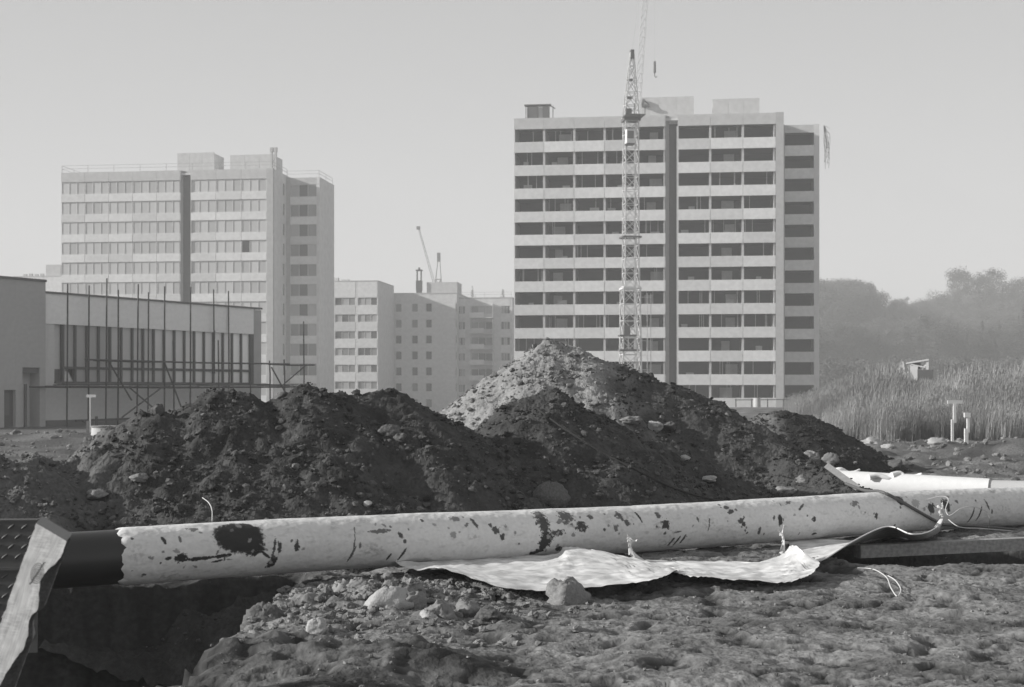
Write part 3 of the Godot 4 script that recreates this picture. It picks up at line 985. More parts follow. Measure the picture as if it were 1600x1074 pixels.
func hall() -> void:
	var t := base("sports_hall", Vector3(-23.8, 0, -72.0), deg_to_rad(60.6))
	tag(t, "low hall with a pale fascia, tall narrow windows and scaffolding in front", "hall")
	var g := -1.2
	# the long wing
	slab("fascia", Vector3(-0.04, 4.92, -0.6), Vector3(16.44, 6.46, 0.05), M.hall_white, t)
	slab("roof_edge", Vector3(-0.04, 6.46, -9.0), Vector3(17.2, 6.56, 0.12), M.board, t)
	slab("lower_wall", Vector3(-0.04, g, -0.4), Vector3(17.2, 1.88, 0.0), M.hall_wall, t)
	slab("window_sill", Vector3(0.8, 1.88, -0.35), Vector3(16.3, 1.98, 0.08), M.hall_dark, t)
	slab("wall_end", Vector3(-0.04, 1.88, -0.4), Vector3(0.8, 4.92, 0.0), M.hall_wall, t)
	slab("end_jamb", Vector3(16.27, 1.98, -0.6), Vector3(16.5, 4.92, 0.01), M.hall_dark, t)
	slab("end_pier", Vector3(16.5, 1.88, -0.6), Vector3(17.2, 4.92, 0.015), M.pier, t)
	slab("end_pier", Vector3(16.46, 4.92, -0.6), Vector3(17.2, 6.4, 0.02), M.pier, t)
	slab("end_wall", Vector3(16.9, g, -9.0), Vector3(17.19, 6.46, -0.61), M.hall_wall, t)
	slab("rear_wall", Vector3(-7.0, g, -9.3), Vector3(17.2, 6.4, -9.0), M.hall_wall, t)
	slab("inner_wall", Vector3(0.0, g, -3.2), Vector3(16.8, 6.4, -3.0), M.hall_wall, t)
	for k in 19:
		var s := 1.42 + k * 0.822
		slab("mullion", Vector3(s - 0.06, 1.98, -0.2), Vector3(s + 0.06, 4.92, 0.0), M.hall_dark, t)
		if k < 18:
			slab("window_rail", Vector3(s + 0.06, 2.62, -0.18), Vector3(s + 0.762, 2.76, -0.05), M.hall_dark, t)
			var m: Material = M.panes[1] if k > 8 else M.panes[2]
			slab("pane", Vector3(s + 0.06, 2.76, -0.14), Vector3(s + 0.762, 4.92, -0.11), M.hall_panes[mini(k / 4, 4)], t)
			if k != 0:
				slab("pane", Vector3(s + 0.06, 1.98, -0.14), Vector3(s + 0.762, 2.62, -0.11), M.hall_panes[mini(k / 5, 4)], t)
	slab("pane", Vector3(0.8, 2.62, -0.24), Vector3(1.345, 4.92, -0.2), M.hall_wall, t)
	slab("pane", Vector3(0.8, 1.98, -0.24), Vector3(1.345, 2.62, -0.2), M.hall_dark, t)
	var st := begin()
	quad(st, Vector3(1.5, 1.99, -0.12), Vector3(1.5, 2.6, -0.12), Vector3(1.85, 2.45, -0.1), Vector3(2.16, 1.99, -0.12), Vector3(0, 0, 1))
	show_mesh(st.commit(), "torn_white_sheet", M.sheet, t)
	# the taller block at the left with its doors
	slab("front_wall", Vector3(-0.43, g, -8.9), Vector3(-0.05, 7.0, 0.3), M.block_wall, t)
	slab("front_wall", Vector3(-1.53, 2.67, -0.6), Vector3(-0.43, 7.0, 0.297), M.block_wall, t)
	slab("front_wall", Vector3(-1.95, g, -0.6), Vector3(-1.53, 7.0, 0.3), M.block_wall, t)
	slab("front_wall", Vector3(-2.66, 1.55, -0.6), Vector3(-1.95, 7.0, 0.297), M.block_wall, t)
	slab("front_wall", Vector3(-7.0, g, -0.6), Vector3(-2.66, 7.0, 0.3), M.block_wall, t)
	slab("side_wall", Vector3(-7.0, g, -9.0), Vector3(-6.7, 6.99, -0.61), M.block_wall, t)
	slab("roof_edge", Vector3(-7.0, 7.0, -9.0), Vector3(-0.02, 7.12, 0.36), M.board, t)
	var door := slab("door", Vector3(-1.53, g, -0.5), Vector3(-0.43, 2.67, -0.42), M.hall_wall, t)
	slab("door_lintel", Vector3(-1.53, 2.4, -0.4), Vector3(-0.43, 2.67, 0.2), M.board, t)
	show_mesh(panel_mesh(0.12, 2.2, 0.1), "door_post", M.hall_dark, t, Transform3D(Basis(), Vector3(-1.4, 0.75, 0.36)))
	slab("dark_door", Vector3(-2.66, g, -0.3), Vector3(-1.95, 1.55, 0.1), M.hall_dark, t)
	slab("door_panel", Vector3(-2.6, 0.3, 0.1), Vector3(-2.2, 1.4, 0.14), M.board, t)
	slab("plinth", Vector3(0.2, g, 0.01), Vector3(13.0, 0.0, 0.08), M.board, t)

	var sc := base("scaffold", Vector3(-23.8, 0, -72.0), deg_to_rad(60.6))
	tag(sc, "dark pole scaffold with a plank walkway along the windows of the low hall", "scaffold")
	var poles := [[0.25, 1.5, 6.9, 0.10], [2.9, 1.5, 7.35, 0.12], [2.65, 0.5, 7.0, 0.10], [5.15, 1.5, 7.2, 0.14], [4.75, 0.5, 6.9, 0.08], [7.2, 1.5, 7.2, 0.08], [7.0, 0.5, 6.9, 0.1], [9.25, 1.5, 7.3, 0.09], [9.0, 0.5, 4.3, 0.0], [11.6, 1.5, 4.4, 0.03], [14.4, 1.5, 3.6, 0.0], [16.2, 1.5, 3.3, 0.02], [17.6, 1.5, 3.4, 0.0], [19.5, 1.5, 5.8, 0.03], [12.6, 0.3, 7.4, 0.0], [14.0, 0.2, 7.4, 0.02]]
	for q in poles:
		st = begin()
		var y0 := g if q[3] > 0.0 or q[2] < 7.0 else 5.0
		tube(st, PackedVector3Array([Vector3(q[0] - q[3] * 0.6, y0, q[1] + 0.02), Vector3(q[0] + 0.01, 2.5, q[1]), Vector3(q[0] + q[3] * 0.8, q[2], q[1] - 0.05)]), 0.046, 0.04, 7)
		show_mesh(st.commit(), "standard", M.scaffold, sc)
	for q in [[1.4, 18.0, 3.1, 1.56], [16.0, 20.5, 3.08, 1.56], [-1.2, 20.5, 1.72, 1.57], [-1.2, 19.5, 1.7, 0.44], [3.0, 9.0, 3.1, 0.5]]:
		st = begin()
		tube(st, PackedVector3Array([Vector3(q[0], q[2], q[3]), Vector3((q[0] + q[1]) / 2, q[2] - 0.03, q[3]), Vector3(q[1], q[2] + 0.02, q[3])]), 0.045, 0.045, 6)
		show_mesh(st.commit(), "ledger", M.scaffold, sc)
	for k in 7:
		for j in 3:
			var lo := Vector3(0.2 + k * 2.65, 1.78 + 0.03 * j + 0.02 * (k % 2), 0.55 + 0.3 * j)
			slab("walkway_plank", lo, lo + Vector3(2.9, 0.045, 0.27), M.board, sc)
	for q in [[2.9, 3.1, 4.6, 1.0], [7.1, 3.0, 8.6, 0.2], [3.9, 0.1, 6.9, 1.7], [7.0, 0.1, 4.4, 1.7], [16.2, 2.9, 18.2, 0.6], [17.4, 1.9, 19.5, 3.05]]:
		st = begin()
		tube(st, PackedVector3Array([Vector3(q[0], q[1], 1.62), Vector3(q[2], q[3], 1.62)]), 0.045, 0.045, 6)
		show_mesh(st.commit(), "brace", M.scaffold, sc)
	for k in 8:
		st = begin()
		bar(st, Vector3(0.3 + 2.35 * k, 1.7, 0.3), Vector3(0.3 + 2.35 * k, 1.72, 1.75), 0.07)
		show_mesh(st.commit(), "putlog", M.scaffold, sc)
	st = begin()
	bar(st, Vector3(0.6, 0.0, 1.7), Vector3(6.5, 0.05, 1.72), 0.1)
	bar(st, Vector3(1.0, -0.02, 1.8), Vector3(2.2, -0.7, 2.1), 0.08)
	show_mesh(st.commit(), "toe_board", M.scaffold, sc)

func cranes() -> void:
	var p := at(985, 608, 152.0)
	var t := base("tower_crane", Vector3(p.x, -2.0, p.z), deg_to_rad(8.0))
	tag(t, "pale lattice tower crane in front of the unfinished tower", "crane", "")
	# outer lower mast, inner upper mast
	mast_legs(t, "mast_leg", Vector3(0, 0, 0), Vector3(0, 14.5, 0), 2.1, 1.75, 0.12, M.crane)
	mast_legs(t, "mast_leg", Vector3(0.05, 14.5, 0), Vector3(0.05, 32.2, 0), 1.5, 1.4, 0.1, M.crane)
	var st := begin()
	lattice(st, Vector3(0, 0, 0), Vector3(0, 14.5, 0), 2.1, 1.75, 8, 0.065)
	tag(show_mesh(st.commit(), "mast_bracing", M.crane, t), "", "", "", "stuff")
	st = begin()
	lattice(st, Vector3(0.05, 14.5, 0), Vector3(0.05, 32.2, 0), 1.5, 1.4, 12, 0.055)
	tag(show_mesh(st.commit(), "mast_bracing", M.crane, t), "", "", "", "stuff")
	for y in [14.3, 19.8]:
		st = begin()
		for q in [[-1, -1, 1, -1], [1, -1, 1, 1], [1, 1, -1, 1], [-1, 1, -1, -1]]:
			bar(st, Vector3(q[0] * 0.95, y, q[2 - 1] * 0.95), Vector3(q[2] * 0.95, y, q[3] * 0.95), 0.17)
		show_mesh(st.commit(), "collar", M.crane_dark if y > 15.0 else M.crane, t)
	# climbing cage with a small operator's platform
	slab("platform", Vector3(-1.5, 9.15, 0.6), Vector3(0.3, 9.35, 1.7), M.crane_dark, t)
	slab("winch_box", Vector3(-1.0, 9.35, 0.8), Vector3(-0.35, 10.3, 1.5), M.crane_dark, t)
	slab("platform", Vector3(-1.5, 7.6, 0.6), Vector3(0.3, 7.8, 1.7), M.crane_dark, t)
	for x in [-1.45, -0.6, 0.25]:
		slab("cage_post", Vector3(x - 0.05, 7.8, 1.6), Vector3(x + 0.05, 9.15, 1.7), M.crane, t)
	# cab, slewing platform and head frame
	slab("slewing_ring", Vector3(-0.85, 32.2, -0.85), Vector3(0.95, 32.5, 0.85), M.crane_dark, t)
	var cab := slab("cab", Vector3(-0.75, 29.6, 0.75), Vector3(0.05, 31.1, 1.7), M.crane, t)
	show_mesh(panel_mesh(0.7, 0.8, 0.03), "cab_window", M.panes[5], cab, Transform3D(Basis(), Vector3(0, 0.15, 0.49)))
	slab("cab_floor", Vector3(-0.8, 29.48, 0.7), Vector3(0.1, 29.6, 1.75), M.crane_dark, t)
	slab("counter_platform", Vector3(-1.0, 32.5, 0.4), Vector3(1.1, 32.58, 2.4), M.crane_dark, t)
	slab("winch_drum", Vector3(-0.85, 32.58, 1.3), Vector3(-0.3, 33.2, 2.0), M.crane_dark, t)
	for x in [-0.95, -0.1, 1.05]:
		slab("platform_post", Vector3(x - 0.03, 32.58, 2.3), Vector3(x + 0.03, 33.7, 2.36), M.crane_dark, t)
	mast_legs(t, "head_frame_leg", Vector3(0.05, 32.5, 0), Vector3(0.05, 39.4, 0.6), 1.55, 0.35, 0.075, M.crane)
	st = begin()
	lattice(st, Vector3(0.05, 32.5, 0), Vector3(0.05, 39.4, 0.6), 1.55, 0.35, 5, 0.06)
	tag(show_mesh(st.commit(), "head_bracing", M.crane, t), "", "", "", "stuff")
	slab("head_sheave", Vector3(-0.13, 38.8, 0.3), Vector3(0.23, 39.7, 0.9), M.crane_dark, t)
	for y in [34.6, 36.5]:
		slab("head_rung", Vector3(-0.4, y, -0.1), Vector3(0.2, y + 0.22, 0.3), M.crane_dark, t)
	# jib, luffed up steeply and away
	var foot := Vector3(0.9, 32.6, -0.6)
	var tip := Vector3(5.35, 63.0, -11.0)
	for q in [[-0.33, -0.3], [0.33, -0.3], [0.0, 0.4]]:
		st = begin()
		bar(st, foot + Vector3(q[0], 0, q[1]), tip + Vector3(q[0] * 0.8, 0, q[1] * 0.8), 0.05)
		show_mesh(st.commit(), "jib_chord", M.crane, t)
	st = begin()
	for k in 28:
		var a := foot.lerp(tip, k / 28.0)
		var b := foot.lerp(tip, (k + 1) / 28.0)
		bar(st, a + Vector3(-0.33, 0, -0.3), b + Vector3(0.33, 0, -0.3), 0.03)
		bar(st, a + Vector3(0.33, 0, -0.3), a + Vector3(-0.33, 0, -0.3), 0.03)
		bar(st, a + Vector3(0.33, 0, -0.3), b + Vector3(0, 0, 0.4), 0.03)
		bar(st, a + Vector3(-0.33, 0, -0.3), b + Vector3(0, 0, 0.4), 0.03)
	tag(show_mesh(st.commit(), "jib_bracing", M.crane, t), "", "", "", "stuff")
	st = begin()
	bar(st, Vector3(0.05, 39.6, 0.6), tip, 0.03)
	show_mesh(st.commit(), "jib_stay", M.crane, t)
	var hook := Vector3(tip.x, 40.0, tip.z)
	st = begin()
	bar(st, tip, hook + Vector3(0, 1.2, 0), 0.02)
	show_mesh(st.commit(), "hoist_rope", M.crane, t)
	st = begin()
	tube(st, PackedVector3Array([hook + Vector3(0, 1.3, 0), hook + Vector3(0, 1.1, 0), hook + Vector3(0, 0.3, 0), hook]), 0.14, 0.16, 8)
	tube(st, smooth_line([hook, hook + Vector3(0, -0.3, 0), hook + Vector3(0.15, -0.55, 0), hook + Vector3(0.3, -0.35, 0)], 4), 0.06, 0.03, 6)
	show_mesh(st.commit(), "hook_block", M.crane_dark, t)
	# a slim hoist rail beside the mast
	for x in [1.75, 2.15]:
		st = begin()
		bar(st, Vector3(x, 0, 0.4), Vector3(x, 13.8, 0.4), 0.06)
		show_mesh(st.commit(), "hoist_rail", M.crane, t)
	for k in 9:
		st = begin()
		bar(st, Vector3(0.9, 1.0 + k * 1.55, 0.4), Vector3(2.15, 1.0 + k * 1.55, 0.4), 0.04)
		show_mesh(st.commit(), "hoist_tie", M.crane, t)

	# two cranes far behind the middle blocks
	p = at(685, 608, 420.0)
	t = base("tower_crane", Vector3(p.x, -4.0, p.z))
	tag(t, "small distant crane mast over the roof of the middle apartment blocks", "crane", "")
	mast_legs(t, "mast_leg", Vector3(0, 0, 0), Vector3(0, 38.0, 0), 2.0, 1.6, 0.2, M.crane_dark)
	mast_legs(t, "head_frame_leg", Vector3(0, 38.0, 0), Vector3(0.2, 45.2, 0), 1.6, 0.3, 0.16, M.crane_dark)
	st = begin()
	lattice(st, Vector3.ZERO, Vector3(0, 38, 0), 2.0, 1.6, 14, 0.12)
	tag(show_mesh(st.commit(), "mast_bracing", M.crane_dark, t), "", "", "", "stuff")
	slab("head_sheave", Vector3(-0.4, 43.2, -0.4), Vector3(0.6, 45.8, 0.4), M.crane_dark, t)
	var a0 := Vector3(-1.0, 36.0, 0)
	var a1 := at(654, 356, 420.0) - t.position
	for q in [-0.3, 0.3]:
		st = begin()
		bar(st, a0 + Vector3(q, 0, 0), a1 + Vector3(q * 0.5, 0, 0), 0.13)
		show_mesh(st.commit(), "jib_chord", M.crane_dark, t)
	st = begin()
	for k in 16:
		bar(st, a0.lerp(a1, k / 16.0) + Vector3(-0.3, 0, 0), a0.lerp(a1, (k + 1) / 16.0) + Vector3(0.25, 0, 0), 0.07)
	tag(show_mesh(st.commit(), "jib_bracing", M.crane_dark, t), "", "", "", "stuff")
	slab("jib_head", a1 + Vector3(-0.6, -0.5, -0.3), a1 + Vector3(0.5, 0.4, 0.3), M.crane_dark, t)
	slab("counter_platform", Vector3(-3.0, 35.4, -1), Vector3(2.2, 36.2, 1), M.crane_dark, t)

	# formwork left on the roof edge of the unfinished tower, and the netting at its right corner
	var top := 33.6
	var tw := Transform3D(Basis(Vector3.UP, -deg_to_rad(6.9)), Vector3(at(803, 608, 168.3).x, 0, -168.3))
	var f := base("formwork_stack", tw * Vector3(1.2, top - 0.35, -1.2), -deg_to_rad(6.9))
	tag(f, "dark stack of formwork panels on the roof corner of the unfinished tower", "formwork")
	slab("dark_panel", Vector3(0.25, 0.1, -0.8), Vector3(1.55, 2.0, 0), M.crane_dark, f)
	slab("dark_panel", Vector3(2.1, 0.1, -0.8), Vector3(2.8, 1.95, 0), M.crane_dark, f)
	slab("pale_panel", Vector3(1.55, 0.1, -0.7), Vector3(2.1, 1.9, -0.1), M.fascia, f)
	for q in [[0.1, 0.0], [1.5, 0.0], [2.9, 0.0], [3.3, -0.4]]:
		slab("frame_post", Vector3(q[0] - 0.04, 0.0, q[1]), Vector3(q[0] + 0.04, 2.1, q[1] + 0.08), M.crane_dark, f)
	slab("frame_beam", Vector3(-0.1, 2.1, -0.9), Vector3(3.1, 2.22, 0.1), M.crane_dark, f)
	st = begin()
	bar(st, Vector3(2.6, 2.2, 0), Vector3(3.6, 1.7, -0.2), 0.08)
	show_mesh(st.commit(), "loose_bar", M.crane_dark, f)
	var net := base("safety_net", tw * Vector3(36.6, top - 0.5, -6.1), -deg_to_rad(6.9))
	tag(net, "torn dark safety net hanging off the right roof corner of the unfinished tower", "net")
	st = begin()
	for k in 9:
		var x := 0.05 + 0.1 * k
		var drop := rng.randf_range(2.2, 5.6)
		var pts := []
		for j in 6:
			pts.append(Vector3(x * (0.2 + 0.8 * sin(j / 5.0 * 2.2)) + rng.randf_range(-0.06, 0.06), -drop * j / 5.0, rng.randf_range(-0.1, 0.1) - 0.1 * k))
		tube(st, smooth_line(pts, 3), 0.025, 0.02, 4)
	for k in 8:
		bar(st, Vector3(0.05, -0.6 * k, 0), Vector3(0.7 + 0.1 * rng.randf(), -0.6 * k - 0.3, -0.4), 0.025)
	show_mesh(st.commit(), "net_cords", M.crane_dark, net)
	var stub := base("roof_hoist", tw * Vector3(14.9, top + 2.25, -6.5), -deg_to_rad(6.9))
	tag(stub, "small dark winch at the left end of the unfinished tower's plant room roof", "winch")
	st = begin()
	box(st, Vector3(0, 0.06, -0.3), Vector3(0.9, 0.3, 0.3))
	bar(st, Vector3(0.1, 0.3, 0), Vector3(0.25, 1.0, 0), 0.3)
	bar(st, Vector3(0.25, 0.9, 0), Vector3(0.9, 0.3, 0), 0.16)
	show_mesh(st.commit(), "winch_frame", M.crane_dark, stub)

func trees() -> void:
	var broad := [broad_crown(3, 15.0, 13.0, 9000), broad_crown(5, 17.0, 11.0, 9000), broad_crown(8, 12.0, 12.0, 7000)]
	var spruces := [spruce_crown(4, 17.0, 6.5, 3000), spruce_crown(9, 20.0, 7.0, 3400)]
	# [picture x, top y, distance, kind, label]
	var list := [
		[1292, 447, 470, 3, "short pointed spruce at the right edge of the unfinished tower"],
		[1310, 437, 480, 4, "tall spruce right of the unfinished tower, left of its twin"],
		[1324, 443, 475, 3, "spruce closing the right side of the dark spruce group"],
		[1500, 428, 500, 0, "broad rounded tree at the left shoulder of the high wood"],
		[1528, 424, 495, 1, "highest rounded tree of the wood on the right"],
		[1566, 430, 505, 2, "low wide tree top between two taller ones on the right"],
		[1592, 432, 500, 1, "tall tree at the right edge of the view"],
		[1472, 462, 520, 2, "lower loose tree stepping down from the high wood"],
		[1376, 462, 620, 0, "faint round tree in the dip of the far hill"],
		[1408, 466, 630, 1, "faint upright tree in the dip of the far hill"],
		[738, 447, 560, 4, "spruce tip over the roofs between the towers"],
		[786, 449, 565, 3, "spruce tip at the left edge of the unfinished tower"],
	]
	for q in list:
		var x: float = (q[0] - 800.0) / FOCAL * q[2]
		var y := ground_h(x, q[2], 0.0)
		var top: float = EYE + (HORIZON - q[1]) / FOCAL * q[2]
		var kind: int = q[3]
		var h: float = [15.0, 17.0, 12.0, 17.0, 20.0][kind]
		var size := clampf((top - y) / h, 0.6, 1.7)
		var crown: Mesh = broad[kind] if kind < 3 else spruces[kind - 3]
		tree_of("broadleaf_tree" if kind < 3 else "spruce_tree", crown, h, q[4], "tree", Vector3(x, top - h * size, -q[2]), size, rng.randf() * TAU, M.leaf if kind < 3 else M.needle)
	# the wood they stand in, one mass
	var spots := [[], [], [], [], []]
	for k in 3000:
		var d := rng.randf_range(345.0, 700.0)
		var px := rng.randf_range(1150.0, 1800.0) if rng.randf() < 0.7 else rng.randf_range(520.0, 1150.0)
		if k > 2600:
			px = rng.randf_range(1255.0, 1350.0)
			d = rng.randf_range(430.0, 560.0)
		if px < 1150.0 and d < 470.0: continue
		var x := (px - 800.0) / FOCAL * d
		var g := ground_h(x, d, 0.0)
		# the edge of the wood against the sky, as far as trees may rise
		var line := 470.0
		if px > 1250.0 and px < 1345.0: line = 444.0 + 5.0 * sin(px * 0.3)
		elif px >= 1345.0 and px < 1470.0: line = 470.0 + 5.0 * sin(px * 0.12)
		elif px >= 1470.0: line = lerpf(462.0, 432.0, clampf((px - 1470.0) / 30.0, 0.0, 1.0)) + 6.0 * sin(px * 0.09)
		elif px < 1150.0: line = 455.0
		var limit := EYE + (HORIZON - line) / FOCAL * d
		var kind := rng.randi() % 3 if rng.randf() < 0.75 else 3 + rng.randi() % 2
		var h: float = [15.0, 17.0, 12.0, 17.0, 20.0][kind]
		var s := rng.randf_range(0.7, 1.25)
		if g + h * s > limit or k > 2600: s = minf(1.9, (limit - g) / h) * rng.randf_range(0.85, 1.0)
		if s < 0.3: continue
		spots[kind].append(Transform3D(Basis(Vector3.UP, rng.randf() * TAU).scaled(Vector3.ONE * s), Vector3(x, g - 0.5, -d)))
	var wood := base("far_wood", Vector3(0, 0, 0))
	tag(wood, "hazy mixed wood covering the hill behind the towers and the reeds", "wood", "", "stuff")
	for k in 5:
		scatter("tree_crowns", broad[k] if k < 3 else spruces[k - 3], M.leaf if k < 3 else M.needle, spots[k], PackedFloat32Array(), wood)
	# bushes that hide the foot of the wood
	var bush := broad_crown(21, 4.0, 6.0, 2500)
	var places := []
	for k in 500:
		var d := rng.randf_range(290.0, 350.0)
		var px := rng.randf_range(1285.0, 1750.0)
		var x := (px - 800.0) / FOCAL * d
		places.append(Transform3D(Basis(Vector3.UP, rng.randf() * TAU).scaled(Vector3.ONE * rng.randf_range(0.8, 2.2)), Vector3(x, ground_h(x, d, 0.0) - 0.4, -d)))
	tag(scatter("scrub", bush, M.leaf, places), "loose scrub between the reeds and the wooded hill", "scrub", "", "stuff")

func reeds() -> void:
	var kinds := []
	for k in 4:
		var r := RandomNumberGenerator.new()
		r.seed = 100 + k
		var st := begin()
		for b in 20:
			var a := r.randf() * TAU
			var root := Vector3(r.randfn() * 0.16, 0, r.randfn() * 0.16)
			var h := r.randf_range(1.2, 2.15)
			var lean := Vector3(cos(a), 0, sin(a)) * h * r.randf_range(0.03, 0.22) + Vector3(0.12, 0, 0) * h
			var w := r.randf_range(0.007, 0.016)
			var s := Vector3(-sin(a), 0, cos(a)) * w
			var c := r.randf_range(0.75, 1.0)
			st.set_color(Color(c, c, c))
			var m := root + lean * 0.35 + Vector3(0, h * 0.6, 0)
			var tip := root + lean + Vector3(0, h, 0)
			quad(st, root - s, root + s, m + s * 0.8, m - s * 0.8, s.cross(Vector3.UP))
			quad(st, m - s * 0.8, m + s * 0.8, tip + s * 0.2, tip - s * 0.2, s.cross(Vector3.UP))
			if b % 3 == 0:
				var up := (tip - m).normalized() * 0.22
				quad(st, tip - s * 2.2, tip + up, tip + s * 2.2, tip - up * 0.5, s.cross(Vector3.UP))
				quad(st, tip - s.cross(Vector3.UP) * 2.2, tip + up, tip + s.cross(Vector3.UP) * 2.2, tip - up * 0.5, s)
			if b % 2 == 0:
				var l := m + Vector3(cos(a + 1.0), 0.5, sin(a + 1.0)) * 0.45
				quad(st, m - s, m + s, l, l, s.cross(Vector3.UP))
		kinds.append(st.commit())
	var spots := [[], [], [], []]
	var tones := [PackedFloat32Array(), PackedFloat32Array(), PackedFloat32Array(), PackedFloat32Array()]
	for k in 34000:
		var d := 44.0 + 56.0 * pow(rng.randf(), 1.3)
		var x := rng.randf_range(7.6, 46.0)
		var px := 800.0 + FOCAL * x / d
		if px > 1690.0: continue
		var edge := 44.5 + 1.8 * n_big.get_noise_2d(x * 0.35, 1.0)
		if d < edge: continue
		if px < 1240.0 + 25.0 * n_big.get_noise_2d(d * 0.2, 4.0): continue
		var patch := n_big.get_noise_2d(x * 0.16, d * 0.13)
		if n_mid.get_noise_2d(x * 0.9, d * 0.9) < rng.randf_range(-0.6, 0.05): continue
		var s := rng.randf_range(0.55, 1.0) * lerpf(0.4, 1.0, smoothstep(1240.0, 1370.0, px)) * (1.0 + 0.15 * patch) * lerpf(0.55, 1.0, smoothstep(0.0, 16.0, d - edge))
		if px > 1402.0 and px < 1475.0 and d < 84.0:
			s = minf(s, (EYE + 11.0 / FOCAL * d - ground_h(x, d, 0.0)) / 2.15)
		var q := rng.randi() % 4
		spots[q].append(Transform3D(Basis(Vector3.UP, rng.randf_range(-1.5, 1.5)).scaled(Vector3(1, rng.randf_range(0.85, 1.1), 1) * s), Vector3(x, ground_h(x, d, 0.0) - 0.04, -d)))
		tones[q].append(clampf(0.75 + 0.55 * patch + rng.randf_range(-0.08, 0.08), 0.35, 1.0))
	var bed := base("reed_bed", Vector3.ZERO)
	tag(bed, "bed of tall dry reeds leaning in the wind, right of the towers", "reeds", "", "stuff")
	for q in 4:
		scatter("reed_clumps", kinds[q], M.reed, spots[q], tones[q], bed)

# ---------------------------------------------------------------- the pipe and what lies by it
const PIPE_A := Vector3(-3.15, 0.285, -11.1)
const PIPE_B := Vector3(6.0, 0.225, -16.7)
const PIPE_R := 0.225
const PIPE_LONG := 15.0

func pipe_frame(u: float) -> Transform3D:
	var t := (PIPE_B - PIPE_A).normalized()
	var side := t.cross(Vector3.UP).normalized()
	var up := side.cross(t)
	var p := PIPE_A + t * u
	p.y += 0.012 * sin(u * 0.9) - 0.0
	return Transform3D(Basis(side, up, -t), p)

# the place on the pipe that is seen at a point of the photograph: along it in metres, round it in radians
func pipe_place(px: float, py: float) -> Vector2:
	var o := Vector3(0, EYE, 0)
	var dir := (at(px, py, 10.0) - o).normalized()
	var t := (PIPE_B - PIPE_A).normalized()
	var m := o - PIPE_A
	var dv := dir - t * dir.dot(t)
	var mv := m - t * m.dot(t)
	var a := dv.dot(dv)
	var b := dv.dot(mv)
	var c := mv.dot(mv) - PIPE_R * PIPE_R
	var disc := maxf(0.0, b * b - a * c)
	var hit := o + dir * ((-b - sqrt(disc)) / a)
	var u := (hit - PIPE_A).dot(t)
	var f := pipe_frame(u)
	var q := f.basis.inverse() * (hit - f.origin)
	return Vector2(u, atan2(q.y, q.x))

const TEX_W := 2048
const TEX_H := 256

func tar(img: Image, px: float, py: float, ru: float, rv: float, turn: float, dark: float, ragged: float, wob: FastNoiseLite) -> void:
	var c := pipe_place(px, py)
	var reach := maxf(ru, rv) * 1.7
	var per_m := TEX_W / PIPE_LONG
	var round_m := TAU * PIPE_R
	var i0 := int((c.x - reach) * per_m)
	var i1 := int((c.x + reach) * per_m)
	var v0 := c.y * PIPE_R
	var j_per_m := TEX_H / round_m
	for i in range(maxi(0, i0), mini(TEX_W, i1 + 1)):
		for j in range(int((v0 - reach) * j_per_m), int((v0 + reach) * j_per_m) + 1):
			var du := i / per_m - c.x
			var dv := j / j_per_m - v0
			var a := (du * cos(turn) + dv * sin(turn)) / ru
			var b := (-du * sin(turn) + dv * cos(turn)) / rv
			var r := sqrt(a * a + b * b) + ragged * wob.get_noise_2d(du * 22.0 + c.x * 9.0, dv * 22.0) + ragged * 0.5 * wob.get_noise_2d(du * 60.0, dv * 60.0 + c.x)
			var k := 1.0 - smoothstep(0.85, 1.05, r)
			if k > 0.0:
				var jj := posmod(j, TEX_H)
				var old := img.get_pixel(i, jj)
				img.set_pixel(i, jj, old.lerp(grey(dark), k))

